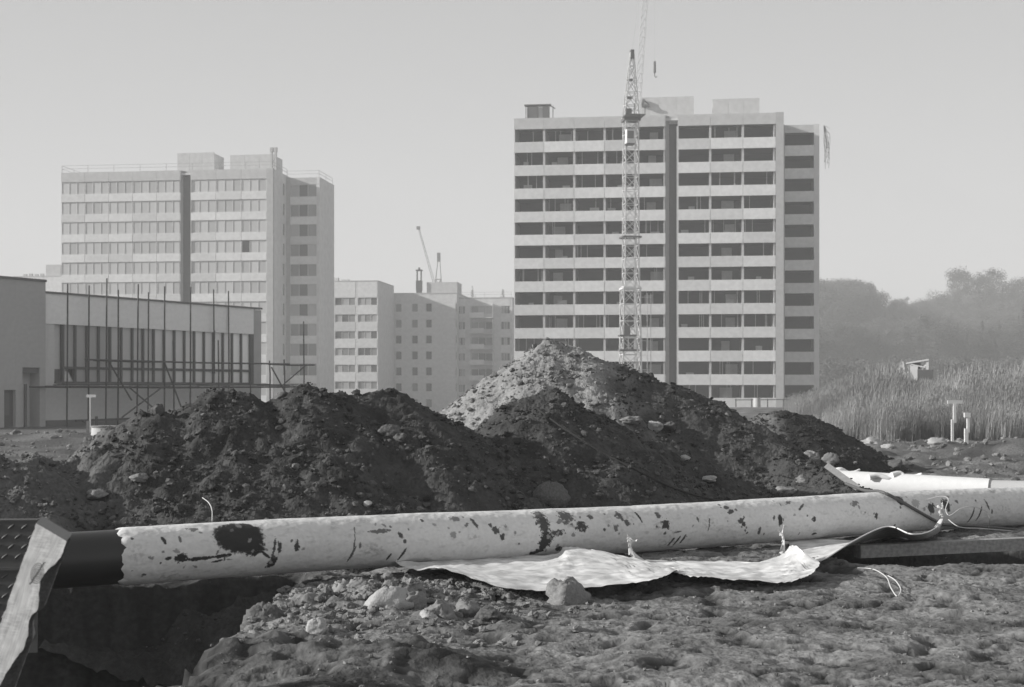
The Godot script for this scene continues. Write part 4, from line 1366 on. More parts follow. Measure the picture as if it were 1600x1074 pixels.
func pipes() -> void:
	var wob := noise(1.0, FastNoiseLite.TYPE_SIMPLEX_SMOOTH, 3, 77)
	var img := Image.create(TEX_W, TEX_H, false, Image.FORMAT_RGB8)
	for i in TEX_W:
		for j in TEX_H:
			var v := 0.68 + 0.05 * wob.get_noise_2d(i * 0.012, j * 0.012) + 0.06 * wob.get_noise_2d(i * 0.16, j * 0.11)
			# grey smears along the crown
			var up := absf(wrapf(j / float(TEX_H) - 0.25, -0.5, 0.5))
			v -= 0.16 * smoothstep(0.0, 0.5, wob.get_noise_2d(i * 0.022 + j * 0.012, j * 0.035 + 90.0)) * (1.0 - smoothstep(0.05, 0.16, up))
			v -= 0.1 * smoothstep(0.25, 0.6, wob.get_noise_2d(i * 0.05, j * 0.08 + 300.0))
			img.set_pixel(i, j, grey(clampf(v, 0.1, 0.8)))
	# the big tar patch with drips, and the smears, in the order they lie along the pipe
	for q in [[372, 838, 0.215, 0.15, 0.0, 0.02, 0.16], [395, 856, 0.1, 0.07, 0.1, 0.02, 0.3], [282, 873, 0.05, 0.035, 0.3, 0.02, 0.6], [262, 874, 0.03, 0.012, 0.2, 0.03, 0.5], [310, 874, 0.1, 0.016, 0.03, 0.02, 0.5], [345, 870, 0.1, 0.014, 0.08, 0.02, 0.5], [338, 878, 0.06, 0.008, 0.15, 0.03, 0.5], [424, 880, 0.035, 0.06, -0.5, 0.02, 0.4], [412, 866, 0.012, 0.07, 0.9, 0.03, 0.5], [428, 855, 0.012, 0.07, -0.2, 0.05, 0.6], [436, 856, 0.02, 0.05, 0.0, 0.05, 0.8], [463, 853, 0.022, 0.045, 0.0, 0.05, 0.6], [255, 846, 0.014, 0.04, 0.3, 0.04, 0.3], [280, 844, 0.012, 0.03, 0.0, 0.15, 0.3], [205, 843, 0.012, 0.014, 0, 0.1, 0.3], [178, 855, 0.006, 0.02, 0, 0.06, 0.3], [172, 880, 0.012, 0.01, 0, 0.1, 0.3], [224, 899, 0.02, 0.012, 0, 0.1, 0.4], [302, 829, 0.04, 0.025, 0.0, 0.2, 0.5], [553, 850, 0.006, 0.16, -0.15, 0.1, 0.4], [549, 868, 0.01, 0.09, -0.4, 0.08, 0.4], [562, 853, 0.01, 0.03, 0, 0.15, 0.3],
		[593, 831, 0.09, 0.02, 0.0, 0.15, 0.6], [625, 838, 0.02, 0.035, 0.5, 0.08, 0.5], [632, 847, 0.015, 0.02, 0, 0.08, 0.5], [628, 867, 0.012, 0.07, -0.45, 0.04, 0.3], [607, 871, 0.01, 0.04, -0.45, 0.04, 0.3], [658, 815, 0.014, 0.02, 0.3, 0.08, 0.4], [710, 812, 0.05, 0.03, 0.1, 0.22, 0.6], [740, 818, 0.02, 0.05, 0.4, 0.1, 0.6], [775, 830, 0.035, 0.04, 0.3, 0.08, 0.7], [784, 840, 0.03, 0.03, 0, 0.06, 0.6], [708, 837, 0.03, 0.03, 0, 0.3, 0.4], [842, 806, 0.06, 0.06, 0.0, 0.12, 0.7], [850, 820, 0.055, 0.09, -0.1, 0.06, 0.6], [852, 845, 0.065, 0.09, -0.4, 0.03, 0.45], [838, 862, 0.08, 0.03, 0.3, 0.03, 0.6], [870, 834, 0.08, 0.03, 0.2, 0.07, 0.8], [884, 808, 0.07, 0.08, 0.5, 0.12, 0.8], [908, 824, 0.06, 0.05, 0.3, 0.05, 0.7], [872, 858, 0.04, 0.03, 0, 0.05, 0.5], [922, 808, 0.03, 0.03, 0.3, 0.12, 0.5], [968, 806, 0.025, 0.06, 0.4, 0.1, 0.6], [998, 807, 0.012, 0.07, 0.3, 0.03, 0.3], [980, 818, 0.035, 0.03, 0, 0.1, 0.6], [962, 826, 0.025, 0.03, 0.2, 0.15, 0.6], [944, 828, 0.015, 0.015, 0, 0.08, 0.5], [1028, 805, 0.03, 0.04, 0.4, 0.12, 0.6], [1040, 820, 0.045, 0.045, 0.2, 0.04, 0.6], [1048, 846, 0.012, 0.06, -0.45, 0.06, 0.4], [1057, 845, 0.012, 0.06, -0.45, 0.05, 0.4], [1066, 843, 0.012, 0.06, -0.45, 0.05, 0.4], [1058, 832, 0.04, 0.008, 0.1, 0.1, 0.5],
		[1090, 812, 0.012, 0.03, 0.2, 0.1, 0.5], [1108, 820, 0.008, 0.08, -0.2, 0.12, 0.5], [1135, 793, 0.03, 0.03, 0.4, 0.1, 0.5], [1142, 800, 0.04, 0.025, 0.5, 0.08, 0.6], [1158, 815, 0.04, 0.03, 0.6, 0.08, 0.6], [1162, 820, 0.025, 0.025, 0, 0.05, 0.5], [1186, 830, 0.02, 0.04, 0, 0.1, 0.5], [1219, 814, 0.028, 0.06, 0.0, 0.03, 0.35], [1231, 786, 0.05, 0.02, 0.3, 0.15, 0.6], [1252, 793, 0.07, 0.012, 0.6, 0.08, 0.5], [1272, 812, 0.03, 0.026, 0, 0.05, 0.5], [1272, 835, 0.03, 0.016, 0, 0.04, 0.5], [1335, 788, 0.06, 0.03, 0.3, 0.2, 0.7], [1369, 807, 0.025, 0.03, 0, 0.06, 0.6], [1398, 822, 0.015, 0.012, 0, 0.06, 0.5], [1405, 783, 0.055, 0.06, 0.0, 0.03, 0.15], [1455, 795, 0.06, 0.06, 0.2, 0.06, 0.6], [1478, 790, 0.06, 0.07, 0.4, 0.05, 0.6], [1430, 787, 0.06, 0.05, 0.2, 0.4, 0.6], [1519, 806, 0.012, 0.1, -0.35, 0.03, 0.3], [1531, 804, 0.012, 0.1, -0.35, 0.03, 0.3], [1543, 790, 0.012, 0.07, 0.4, 0.08, 0.5], [1550, 800, 0.012, 0.03, 0.2, 0.06, 0.5], [1524, 783, 0.012, 0.014, 0, 0.08, 0.4]]:
		tar(img, q[0], q[1], q[2], q[3], q[4], q[5], q[6], wob)
		for k in 2 if q[2] > 0.015 else 0:
			var f := rng.randf_range(0.15, 0.4)
			var near := 38.0 + 330.0 * minf(q[2], 0.1)
			tar(img, q[0] + rng.randfn() * 0.3 * near, q[1] + rng.randfn() * 0.16 * near, minf(q[2], 0.06) * f + 0.004, minf(q[3], 0.06) * f + 0.004, rng.randf() * 3.0, lerpf(q[5], 0.4, rng.randf() * 0.8), 0.7, wob)
	# faint smudges of soil
	for k in 130:
		var c := Vector2(rng.randf_range(0.0, PIPE_LONG), rng.randf_range(0.0, TAU * PIPE_R))
		var ru := rng.randf_range(0.03, 0.16)
		var rv := rng.randf_range(0.03, 0.1)
		var deep := rng.randf_range(0.08, 0.4)
		for i in range(maxi(0, int((c.x - ru) * TEX_W / PIPE_LONG)), mini(TEX_W, int((c.x + ru) * TEX_W / PIPE_LONG))):
			for j in range(int((c.y - rv) * TEX_H / (TAU * PIPE_R)), int((c.y + rv) * TEX_H / (TAU * PIPE_R))):
				var du := (i * PIPE_LONG / TEX_W - c.x) / ru
				var dv := (j * TAU * PIPE_R / TEX_H - c.y) / rv
				var w := maxf(0.0, 1.0 - du * du - dv * dv) * deep * smoothstep(-0.1, 0.4, wob.get_noise_2d(i * 0.12 + k * 7.0, j * 0.12))
				if w > 0.0:
					img.set_pixel(i, posmod(j, TEX_H), img.get_pixel(i, posmod(j, TEX_H)).lerp(grey(0.14), w))
	var jm := StandardMaterial3D.new()
	jm.albedo_texture = ImageTexture.create_from_image(img)
	jm.roughness = 0.8
	jm.normal_enabled = true
	var weave := bump_texture(0.05, 4, 5.0, 31)
	weave.width = TEX_W
	weave.height = TEX_H
	jm.normal_texture = weave
	jm.normal_scale = 0.25
	M.jacket = jm

	var t := base("insulated_pipe", Vector3.ZERO)
	tag(t, "long white wrapped pipe with black tar smears lying across the whole foreground", "pipe", "white wrapped pipes")
	var rows := 420
	var cols := 73
	var p := PackedVector3Array()
	var uv := PackedVector2Array()
	for j in rows:
		for i in cols:
			var a := TAU * i / (cols - 1.0)
			var f0 := float(j) / (rows - 1.0)
			var start := 0.06 + 0.06 * wob.get_noise_2d(cos(a) * 1.3, sin(a) * 1.3) + 0.012 * wob.get_noise_2d(cos(a) * 5.0 + 9.0, sin(a) * 5.0)
			var u := lerpf(start, PIPE_LONG - 0.6, f0)
			var fr := pipe_frame(u)
			var lap := 0.0035 * (1.0 - fposmod(u + 0.35 * a / TAU + 0.04 * wob.get_noise_2d(cos(a) * 2.0 + floorf(u / 1.3), sin(a) * 2.0), 1.3) / 1.3)
			var r := lap + PIPE_R * (1.0 + 0.012 * wob.get_noise_3d(u * 1.6, cos(a) * 1.5, sin(a) * 1.5) + 0.006 * wob.get_noise_3d(u * 9.0, cos(a) * 5.0, sin(a) * 5.0))
			if j == 0: r = PIPE_R - 0.012
			p.append(fr * Vector3(cos(a) * r, sin(a) * r, 0))
			uv.append(Vector2(u / PIPE_LONG, fposmod(i / (cols - 1.0), 1.0001)))
	show_mesh(grid_mesh(p, cols, rows, PackedColorArray(), PackedByteArray(), uv, true), "white_jacket", M.jacket, t)
	var st := begin()
	var ends := PackedVector3Array()
	for k in 9: ends.append(pipe_frame(-0.52 + 0.12 * k).origin)
	tube(st, ends, PIPE_R - 0.012, PIPE_R - 0.012, 56)
	show_mesh(st.commit(), "black_bare_end", M.black, t)
	# a length of it dropped behind, whose end shows above the first one
	t = base("insulated_pipe", Vector3.ZERO)
	tag(t, "white pipe with a torn wrapping lying behind the main pipe at the right", "pipe", "white wrapped pipes")
	var a0 := at(1270, 752, 22.3)
	var a1 := at(1546, 768, 21.2)
	var a2 := at(1720, 772, 20.6)
	st = begin()
	tube(st, PackedVector3Array([a0, a0.lerp(a1, 0.33), a0.lerp(a1, 0.66), a1]), 0.19, 0.19, 32)
	show_mesh(st.commit(), "white_jacket", M.white, t)
	st = begin()
	tube(st, PackedVector3Array([a1 + (a0 - a1).normalized() * 0.1, a2]), 0.165, 0.165, 28)
	show_mesh(st.commit(), "grey_bare_end", M.fascia, t)
	for q in [[1300, 738, 22.1, 0.16], [1388, 744, 21.7, 0.14], [1325, 735, 22.2, 0.1], [1416, 741, 21.7, 0.12]]:
		st = begin()
		var c := at(q[0], q[1], q[2])
		var rag := []
		for k in 5: rag.append(c + Vector3(rng.randf_range(-0.02, 0.05) + (k - 2) * q[3], 0.03 * sin(k * 2.0) - 0.02, rng.randf_range(-0.03, 0.05)))
		tube(st, smooth_line(rag, 3), 0.05, 0.015, 6)
		show_mesh(st.commit(), "torn_wrapping", M.white, t)
	# the stub on the far left is a concrete ring
	t = base("concrete_ring", Vector3.ZERO)
	tag(t, "pale concrete well ring standing behind the left heap's foot", "concrete ring")
	var c0 := at(166, 697, 40.0)
	st = begin()
	var ring := PackedVector3Array()
	for k in 2: ring.append(c0 + Vector3(0, 0.52 * k, 0))
	tube(st, ring, 0.42, 0.41, 28)
	show_mesh(st.commit(), "ring_wall", M.fascia, t)
	st = begin()
	tube(st, PackedVector3Array([c0 + Vector3(0, 0.523, 0), c0 + Vector3(0, 0.57, 0)]), 0.43, 0.43, 28)
	show_mesh(st.commit(), "ring_lid", M.wood_grey, t)

func sheets() -> void:
	# a long stiff strip of wrapping thrown down beside the pipe; its near edge lifts off the ground
	var g := func(px: float, py: float, h: float) -> Vector3: return on_ground(px, py, h)
	var far1 := []
	for q in [[616, 884, 0.07], [660, 886, 0.06], [720, 880, 0.04], [800, 877, 0.04], [868, 873, 0.05], [884, 862, 0.12], [925, 866, 0.1], [990, 880, 0.06], [1040, 893, 0.05], [1062, 897, 0.06]]: far1.append(on_ground(q[0], q[1], q[2]))
	var mid1 := []
	for q in [[618, 888, 0.06], [664, 890, 0.05], [722, 893, 0.06], [795, 898, 0.05], [862, 895, 0.05], [896, 890, 0.07], [945, 889, 0.06], [992, 896, 0.06], [1036, 902, 0.06], [1060, 898, 0.07]]: mid1.append(on_ground(q[0], q[1], q[2]))
	var near1 := []
	for q in [[620, 890, 0.05], [655, 899, 0.05], [690, 896, 0.12], [766, 922, 0.08], [830, 930, 0.03], [890, 931, 0.03], [955, 922, 0.04], [1005, 917, 0.06], [1034, 910, 0.08], [1058, 899, 0.08]]: near1.append(on_ground(q[0], q[1], q[2]))
	tag(show_mesh(sheet([far1, mid1, near1], 8, 0.03, 51, 0.04), "wrapping_sheet", M.sheet, self, Transform3D(Basis(), Vector3(0, 0.04, 0))), "long bright white sheet lying on the mud in front of the pipe's middle", "sheet", "white wrapping sheets by the pipe")
	var far2 := []
	for q in [[985, 876, 0.06], [1040, 876, 0.06], [1068, 878, 0.06], [1130, 877, 0.06], [1186, 878, 0.08], [1222, 866, 0.12], [1238, 852, 0.2], [1256, 864, 0.18], [1282, 881, 0.12]]: far2.append(on_ground(q[0], q[1], q[2]))
	var mid2 := []
	for q in [[1010, 886, 0.05], [1052, 888, 0.05], [1085, 890, 0.05], [1135, 893, 0.04], [1184, 893, 0.05], [1222, 890, 0.07], [1246, 882, 0.1], [1264, 886, 0.1], [1280, 884, 0.11]]: mid2.append(on_ground(q[0], q[1], q[2]))
	var near2 := []
	for q in [[1040, 895, 0.06], [1066, 898, 0.09], [1095, 902, 0.1], [1130, 905, 0.09], [1180, 908, 0.08], [1226, 910, 0.07], [1252, 905, 0.08], [1268, 897, 0.1], [1280, 884, 0.12]]: near2.append(on_ground(q[0], q[1], q[2]))
	tag(show_mesh(sheet([far2, mid2, near2], 8, 0.03, 52, 0.04), "wrapping_sheet", M.sheet), "white sheet with curled right end, right of the long bright one", "sheet", "white wrapping sheets by the pipe")
	var far3 := []
	for q in [[1232, 843, 0.03], [1262, 842, 0.03], [1300, 843, 0.03], [1335, 845, 0.02], [1375, 842, 0.0], [1405, 840, 0.0], [1430, 842, 0.0], [1452, 838, 0.02], [1470, 830, 0.06]]: far3.append(on_ground(q[0], q[1], q[2]))
	var near3 := []
	for q in [[1240, 876, 0.03], [1262, 880, 0.04], [1288, 874, 0.1], [1330, 848, 0.2], [1372, 827, 0.27], [1396, 824, 0.28], [1424, 835, 0.24], [1450, 832, 0.24], [1470, 820, 0.27]]: near3.append(on_ground(q[0], q[1], q[2]))
	var lit_edge := begin()
	tube(lit_edge, smooth_line(near3, 8), 0.007, 0.007, 6)  # bright strip added to draw the light along the sheet's front edge
	var mid3 := []
	for k in far3.size(): mid3.append(far3[k].lerp(near3[k], 0.5) + Vector3(0, -0.03, 0))
	var arched := show_mesh(sheet([far3, mid3, near3], 8, 0.012, 53), "wrapping_sheet", M.sheet)
	show_mesh(lit_edge.commit(), "added_lit_edge", M.white, arched)
	tag(arched, "grey arched sheet whose front edge sweeps up over a dark hollow", "sheet", "white wrapping sheets by the pipe")
	# upright torn scraps
	for q in [["torn paper scrap standing up beside the long white sheet", [[1000, 880, 0.05], [986, 862, 0.12], [984, 848, 0.2], [988, 838, 0.26]], 0.05], ["torn scrap standing on the curled end of the second sheet", [[1222, 868, 0.1], [1224, 850, 0.18], [1221, 836, 0.25], [1219, 826, 0.3]], 0.035], ["tuft of torn white wrapping hanging at the end of the arched sheet", [[1464, 826, 0.24], [1472, 812, 0.32], [1470, 798, 0.4], [1468, 788, 0.46]], 0.045]]:
		var d := on_ground(q[1][0][0], q[1][0][1], q[1][0][2]).z
		var l := []
		var r := []
		var mm := []
		for k in 4:
			var c := at(q[1][k][0], q[1][k][1], -d)
			var w: float = q[2] * [0.9, 0.35, 0.5, 0.9][k] * rng.randf_range(0.7, 1.2)
			l.append(c + Vector3(-w, rng.randf_range(-0.02, 0.02), 0.02 * k))
			mm.append(c + Vector3(0.01, -0.05 if k == 3 else 0.0, 0.02 + 0.01 * k))
			r.append(c + Vector3(w, rng.randf_range(-0.02, 0.03), -0.03))
		tag(show_mesh(sheet([l, mm, r], 6, 0.05, 60 + int(q[2] * 1000.0), 0.12), "torn_scrap", M.sheet), q[0], "scrap")
	# squared timber by the pipe, with the dark hollow under it
	var st := begin()
	var b0 := at(1340, 862, 13.6)
	var b1 := at(1740, 843, 14.5)
	bar(st, b0, b1, 0.12, 0.12)
	tag(show_mesh(st.commit(), "timber_beam", M.beam), "long grey squared timber lying under the right part of the pipe", "timber")

	# the leaning post in front, rough-sawn with a waney edge
	var post := base("timber_post", Vector3.ZERO)
	tag(post, "rough pale timber post leaning at the left edge before the pipe's black end", "timber post")
	var dd := 4.6
	var n := 150
	var sawn := [[0.0, 1.0], [0.04, 1.0], [0.06, 0.9], [0.078, 0.78], [0.11, 0.66], [0.141, 0.77], [0.164, 0.87], [0.178, 0.88], [0.196, 0.76], [0.219, 0.78], [0.2375, 0.88], [0.272, 0.89], [0.309, 0.75], [0.342, 0.67], [0.43, 0.5], [1.0, 0.45]]
	var whole := [[0.0, 1.0], [0.175, 1.0], [0.19, 0.8], [0.235, 0.8], [0.25, 1.0], [1.0, 1.0]]
	var wob := noise(1.0, FastNoiseLite.TYPE_SIMPLEX_SMOOTH, 3, 91)
	var top_l := at(56, 818, dd)
	var low_l := at(-160, 1420, dd + 0.25)
	var across := (at(104, 846, dd - 0.05) - top_l)
	var deep := Vector3(-0.02, 0.012, -0.12)
	var front := PackedVector3Array()
	var fuv := PackedVector2Array()
	var wane := PackedVector3Array()
	var side := PackedVector3Array()
	for k in n + 1:
		var f := float(k) / n
		var p0 := top_l.lerp(low_l, f)
		# how far the sawn face reaches across: bark and a notch have eaten into it
		var w := table(sawn, f) + 0.025 * wob.get_noise_1d(f * 60.0)
		var outer := maxf(w, table(whole, f)) + 0.015 * wob.get_noise_1d(f * 45.0 + 50.0)
		for c in 6:
			var fc := c / 5.0
			front.append(p0 + across * w * fc + Vector3(0, 0, 0.004 * wob.get_noise_2d(f * 40.0, fc * 5.0)))
			fuv.append(Vector2(w * fc, f))
		var edge := p0 + across * w
		var back := p0 + across * outer + deep * 0.5
		for c in 4:
			var fc := c / 3.0
			wane.append(edge.lerp(back, fc) + Vector3(0.012, 0.004, 0.012) * sin(fc * PI) * (1.0 + wob.get_noise_2d(f * 25.0, fc * 4.0)))
		side.append(back)
		side.append(p0 + across * outer * 0.98 + deep)
		side.append(p0 + deep)
		side.append(p0)
	M.sawn = sawn_wood()
	show_mesh(grid_mesh(front, 6, n + 1, PackedColorArray(), PackedByteArray(), fuv), "sawn_face", M.sawn, post)
	show_mesh(grid_mesh(wane, 4, n + 1), "waney_edge", M.post_dark, post)
	show_mesh(grid_mesh(side, 4, n + 1), "side_face", M.post_side, post)
	st = begin()
	quad(st, top_l, top_l + across, top_l + across + deep, top_l + deep, Vector3(0, 1, 0))
	show_mesh(st.commit(), "end_grain", M.post_side, post)

	# steel tread plate at the far left with raised lozenges
	var plate := base("tread_plate", at(-60, 830, 7.2), deg_to_rad(3.0))
	tag(plate, "dark steel tread plate standing at the left edge behind the leaning post", "steel plate")
	slab("plate", Vector3(-0.5, -0.62, -0.012), Vector3(0.375, 0.048, 0.0), M.steel, plate)
	slab("top_flange", Vector3(-0.5, 0.048, -0.06), Vector3(0.375, 0.056, 0.004), M.steel, plate)
	slab("seam_bar", Vector3(-0.5, -0.2, 0.0), Vector3(0.375, -0.185, 0.014), M.steel, plate)
	var bump := SphereMesh.new()
	bump.radius = 0.5; bump.height = 1.0; bump.radial_segments = 10; bump.rings = 5
	for j in 12:
		for i in 13:
			var xx := -0.48 + 0.066 * i + (0.033 if j % 2 else 0.0)
			var yy := 0.02 - 0.05 * j
			if absf(yy + 0.19) < 0.02: continue
			show_mesh(bump, "tread_lozenge", M.steel_edge, plate, Transform3D(Basis(Vector3(0, 0, 1), 0.65).scaled_local(Vector3(0.042, 0.013, 0.012)), Vector3(xx, yy, 0.001)))

func table(t: Array, f: float) -> float:
	for k in t.size() - 1:
		if f <= t[k + 1][0]: return lerpf(t[k][1], t[k + 1][1], (f - t[k][0]) / (t[k + 1][0] - t[k][0]))
	return t[t.size() - 1][1]

func sawn_wood() -> StandardMaterial3D:
	var wob := noise(1.0, FastNoiseLite.TYPE_SIMPLEX_SMOOTH, 3, 44)
	var img := Image.create(192, 1024, false, Image.FORMAT_RGB8)
	for j in 1024:
		for i in 192:
			var u := i / 192.0
			var v := j / 1024.0 * 5.0
			# growth rings, bent round a knot a little below the top
			var kx := (u - 0.52) * 0.12
			var ky := (v - 0.5) * 0.28
			var kr := sqrt(kx * kx * 2.2 + ky * ky)
			var bend := exp(-kr * 26.0)
			var grain := wob.get_noise_2d(u * 26.0 + bend * 12.0, v * 1.1)
			var saw := wob.get_noise_2d((v + u * 0.18) * 34.0, u * 2.5)
			var c := 0.33 + 0.08 * grain + 0.1 * saw * smoothstep(-0.3, 0.3, wob.get_noise_2d(u * 2.0 + 9.0, v * 1.4)) + 0.08 * wob.get_noise_2d(u * 5.0, v * 3.0)
			if kr < 0.035:
				c *= 0.6 + 0.25 * sin(kr * 900.0) + 0.12 * wob.get_noise_2d(u * 60.0, v * 30.0)
			if absf(kx + 0.25 * ky + 0.004 * wob.get_noise_1d(v * 30.0)) < 0.003 and absf(ky) < 0.045: c *= 0.2
			img.set_pixel(i, j, grey(clampf(c, 0.05, 0.7)))
	var m := StandardMaterial3D.new()
	m.albedo_texture = ImageTexture.create_from_image(img)
	m.roughness = 0.85
	return m

# ---------------------------------------------------------------- stones and lumps of earth
func stones() -> void:
	var shapes := []
	shapes.append(lump(260, 26, 18, 0.3, 0.35))
	for k in 6: shapes.append(lump(200 + k, 26, 18, 0.55, 0.8))
	# [picture x, y, width in pixels, squash, shape, material, name, label, category]
	var list := [
		[860, 768, 54, 0.95, 0, "stone_dark", "large rounded grey boulder on the heap's foot just behind the pipe", 0],
		[606, 670, 36, 0.75, 1, "stone_dark", "dark blocky stone near the crest of the long heap, right of its middle", 0],
		[626, 682, 22, 0.7, 4, "stone_dark", "dark stone just below and right of the blocky one on the long heap", 0],
		[1022, 662, 30, 0.7, 2, "stone_pale", "pale lump on the tall heap's right slope, left of the dark stone there", 0],
		[1044, 664, 30, 0.6, 3, "stone_dark", "dark flat stone touching the pale lump on the tall heap", 0],
		[984, 655, 34, 0.4, 4, "stone", "flat grey slab in the hollow between the tall heap and the pointed one", 0],
		[1106, 747, 24, 0.5, 5, "stone_pale", "small pale oval stone low on the slope, well above the pipe", 0],
		[1228, 765, 42, 0.55, 2, "stone", "grey stone resting just above the pipe, right of the big boulder", 0],
		[1256, 748, 22, 0.7, 0, "stone", "roundish stone up and right of the grey stone at the heap's foot", 0],
		[1070, 714, 16, 0.8, 1, "stone_pale", "small pale angular stone in the middle of the right slope", 0],
		[574, 786, 14, 0.8, 3, "stone_pale", "small pale stone alone on the dark slope right above the pipe", 0],
		[606, 930, 66, 0.85, 1, "stone_pale", "large pale clay block in the rubble between pipe and trench", 0],
		[648, 936, 46, 0.9, 3, "stone", "grey clay block leaning against the large pale one", 0],
		[492, 978, 34, 1.1, 5, "stone_pale", "small bright white stone at the lip of the trench", 0],
		[690, 952, 46, 0.85, 0, "stone", "grey lump right of the clay blocks in the rubble", 0],
		[668, 962, 30, 0.8, 4, "stone_pale", "pale lump in front of the clay blocks", 0],
		[730, 950, 40, 0.85, 4, "stone", "second grey lump from the right in the rubble row", 0],
		[764, 956, 50, 0.7, 2, "stone_dark", "rightmost dark lump of the rubble row", 0],
		[560, 912, 34, 0.7, 1, "stone", "lump at the back of the rubble close under the pipe", 0],
		[408, 968, 64, 1.3, 3, "stone_dark", "dark clay slab hanging in the right wall of the trench", 9.9],
		[884, 924, 62, 1.0, 5, "stone", "upright clod casting a long shadow, in front of the long white sheet", 0],
		[910, 936, 26, 0.8, 1, "stone_dark", "small dark clod at the foot of the upright one", 0],
		[92, 848, 40, 0.7, 2, "stone_dark", "dark lump left of the pipe's black end", 0],
		[150, 770, 30, 0.6, 5, "stone", "flat stone on the left end of the long heap", 0],
		[215, 745, 26, 0.6, 4, "stone", "long stone half way up the left end of the long heap", 0],
		[1366, 690, 34, 0.55, 0, "stone_pale", "pale heap of rubble at the left foot of the reeds", 0],
		[1390, 698, 24, 0.6, 3, "stone_pale", "smaller pale lump right of the pale rubble by the reeds", 0],
		[1462, 690, 34, 0.55, 4, "stone_pale", "pale pointed rubble left of the two stakes", 0],
		[1270, 712, 26, 0.9, 5, "stone", "lump at the left foot of the black heap", 0],
		[1296, 714, 26, 1.0, 1, "stone", "lump at the middle foot of the black heap", 0],
		[1398, 722, 28, 0.8, 2, "stone_dark", "dark lump at the right tail of the black heap", 0],
		[478, 616, 26, 0.9, 0, "stone_dark", "round clod on the crest of the long heap", 15.0],
		[440, 618, 20, 0.9, 5, "stone_dark", "small round clod on the crest, left of the bigger one", 15.0],
		[247, 638, 22, 1.1, 3, "stone_dark", "pointed clod on the left peak of the long heap", 14.3],
	]
	for q in list:
		var p := cast(q[0], q[1] + q[2] * q[3] * 0.3)
		var w: float = q[2] / FOCAL * -p.z
		if q[7] > 0.0:
			p = at(q[0], q[1] + q[2] * q[3] * 0.3, q[7])
			w = q[2] / FOCAL * q[7]
		var pale: bool = q[5] == "stone_pale"
		var b := Basis(Vector3.UP, rng.randf() * TAU).scaled(Vector3(w, w * q[3], w * 0.95) * 1.08)
		var o := show_mesh(shapes[0 if q[6].begins_with("large rounded") else q[4] + 1], "boulder" if q[2] > 30 else "stone", M[q[5]], self, Transform3D(b, p + Vector3(0, w * q[3] * 0.12, 0)))
		tag(o, q[6], "stone", "stones and clods lying on the dug earth")
	# clods without number on the heaps and on the ground before them
	var small := []
	for k in 4: small.append(lump(300 + k, 8, 6, 0.9, 0.9, Vector3(1.0, 0.75, 0.85), true))
	var spots := [[], [], [], []]
	var tones := [PackedFloat32Array(), PackedFloat32Array(), PackedFloat32Array(), PackedFloat32Array()]
	for k in 70000:
		var x := rng.randf_range(-7.5, 6.0)
		var d := rng.randf_range(11.6, 21.5)
		if k % 9 == 0:
			x = rng.randf_range(4.0, 9.0)
			d = rng.randf_range(25.6, 30.0)
		var hs := [front_h(x, d), second_h(x, d), rear_h(x, d)]
		if d > 24.0: hs = [black_h(x, d), -9.0, -9.0]
		var best := 0
		if hs[1] > hs[best]: best = 1
		if hs[2] > hs[best]: best = 2
		var h: float = hs[best]
		if h < ground_h(x, d, 0.0) + 0.02: continue
		if n_mid.get_noise_2d(x * 1.3 + 5.0, d * 1.3) < rng.randf_range(-0.55, 0.3): continue
		var s := 0.012 + 0.022 * rng.randf() + 0.075 * pow(rng.randf(), 9.0)
		var q := rng.randi() % 4
		spots[q].append(Transform3D(random_turn().scaled(Vector3(s, s * 0.8, s) * 1.3), Vector3(x, h + s * 0.1, -d)))
		var v := 0.07 * rng.randf_range(0.4, 2.0)
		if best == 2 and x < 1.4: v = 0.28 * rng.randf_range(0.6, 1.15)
		elif d > 24.0: v = 0.025 * rng.randf_range(0.6, 2.5)
		elif x < -4.0: v = 0.17 * rng.randf_range(0.6, 1.5)  # clods follow the painted sunlight of the left end
		if rng.randf() < 0.03: v = maxf(v, 0.2)
		tones[q].append(v / SOIL)
	var o := base("earth_clods", Vector3.ZERO)
	tag(o, "loose clods and pebbles all over the earth heaps", "clods", "", "stuff")
	for q in 4: scatter("clods", small[q], M.clod, spots[q], tones[q], o)
	spots = [[], [], [], []]
	tones = [PackedFloat32Array(), PackedFloat32Array(), PackedFloat32Array(), PackedFloat32Array()]
	for k in 12000:
		var near := rng.randf() < 0.4
		var x := rng.randf_range(-3.0, 7.0) if not near else -0.95 + rng.randfn() * 0.7
		var d := rng.randf_range(6.8, 15.0) if not near else 10.6 + rng.randfn() * 0.8
		if k % 5 == 0:
			x = rng.randf_range(5.0, 16.0)
			d = rng.randf_range(22.0, 43.0)
			if k % 2 == 0: x = rng.randf_range(-16.0, -8.5)
		if pit(x, d) > 0.02 or absf(d - pipe_d(x)) < 0.28: continue
		var s := 0.008 + (0.07 if near else 0.026) * pow(rng.randf(), 5.0)
		if d > 20.0: s = 0.04 + 0.16 * pow(rng.randf(), 3.0)
		var q := rng.randi() % 4
		spots[q].append(Transform3D(random_turn().scaled(Vector3(s, s * 0.8, s) * 1.3), Vector3(x, ground_h(x, d) + s * 0.15, -d)))
		tones[q].append((0.26 if d < 20.0 else 0.24) * rng.randf_range(0.6, 1.3) / SOIL)
	o = base("ground_clods", Vector3.ZERO)
	tag(o, "loose lumps of dry mud strewn over the ground in front", "clods", "", "stuff")
	for q in 4: scatter("clods", small[q], M.clod, spots[q], tones[q], o)

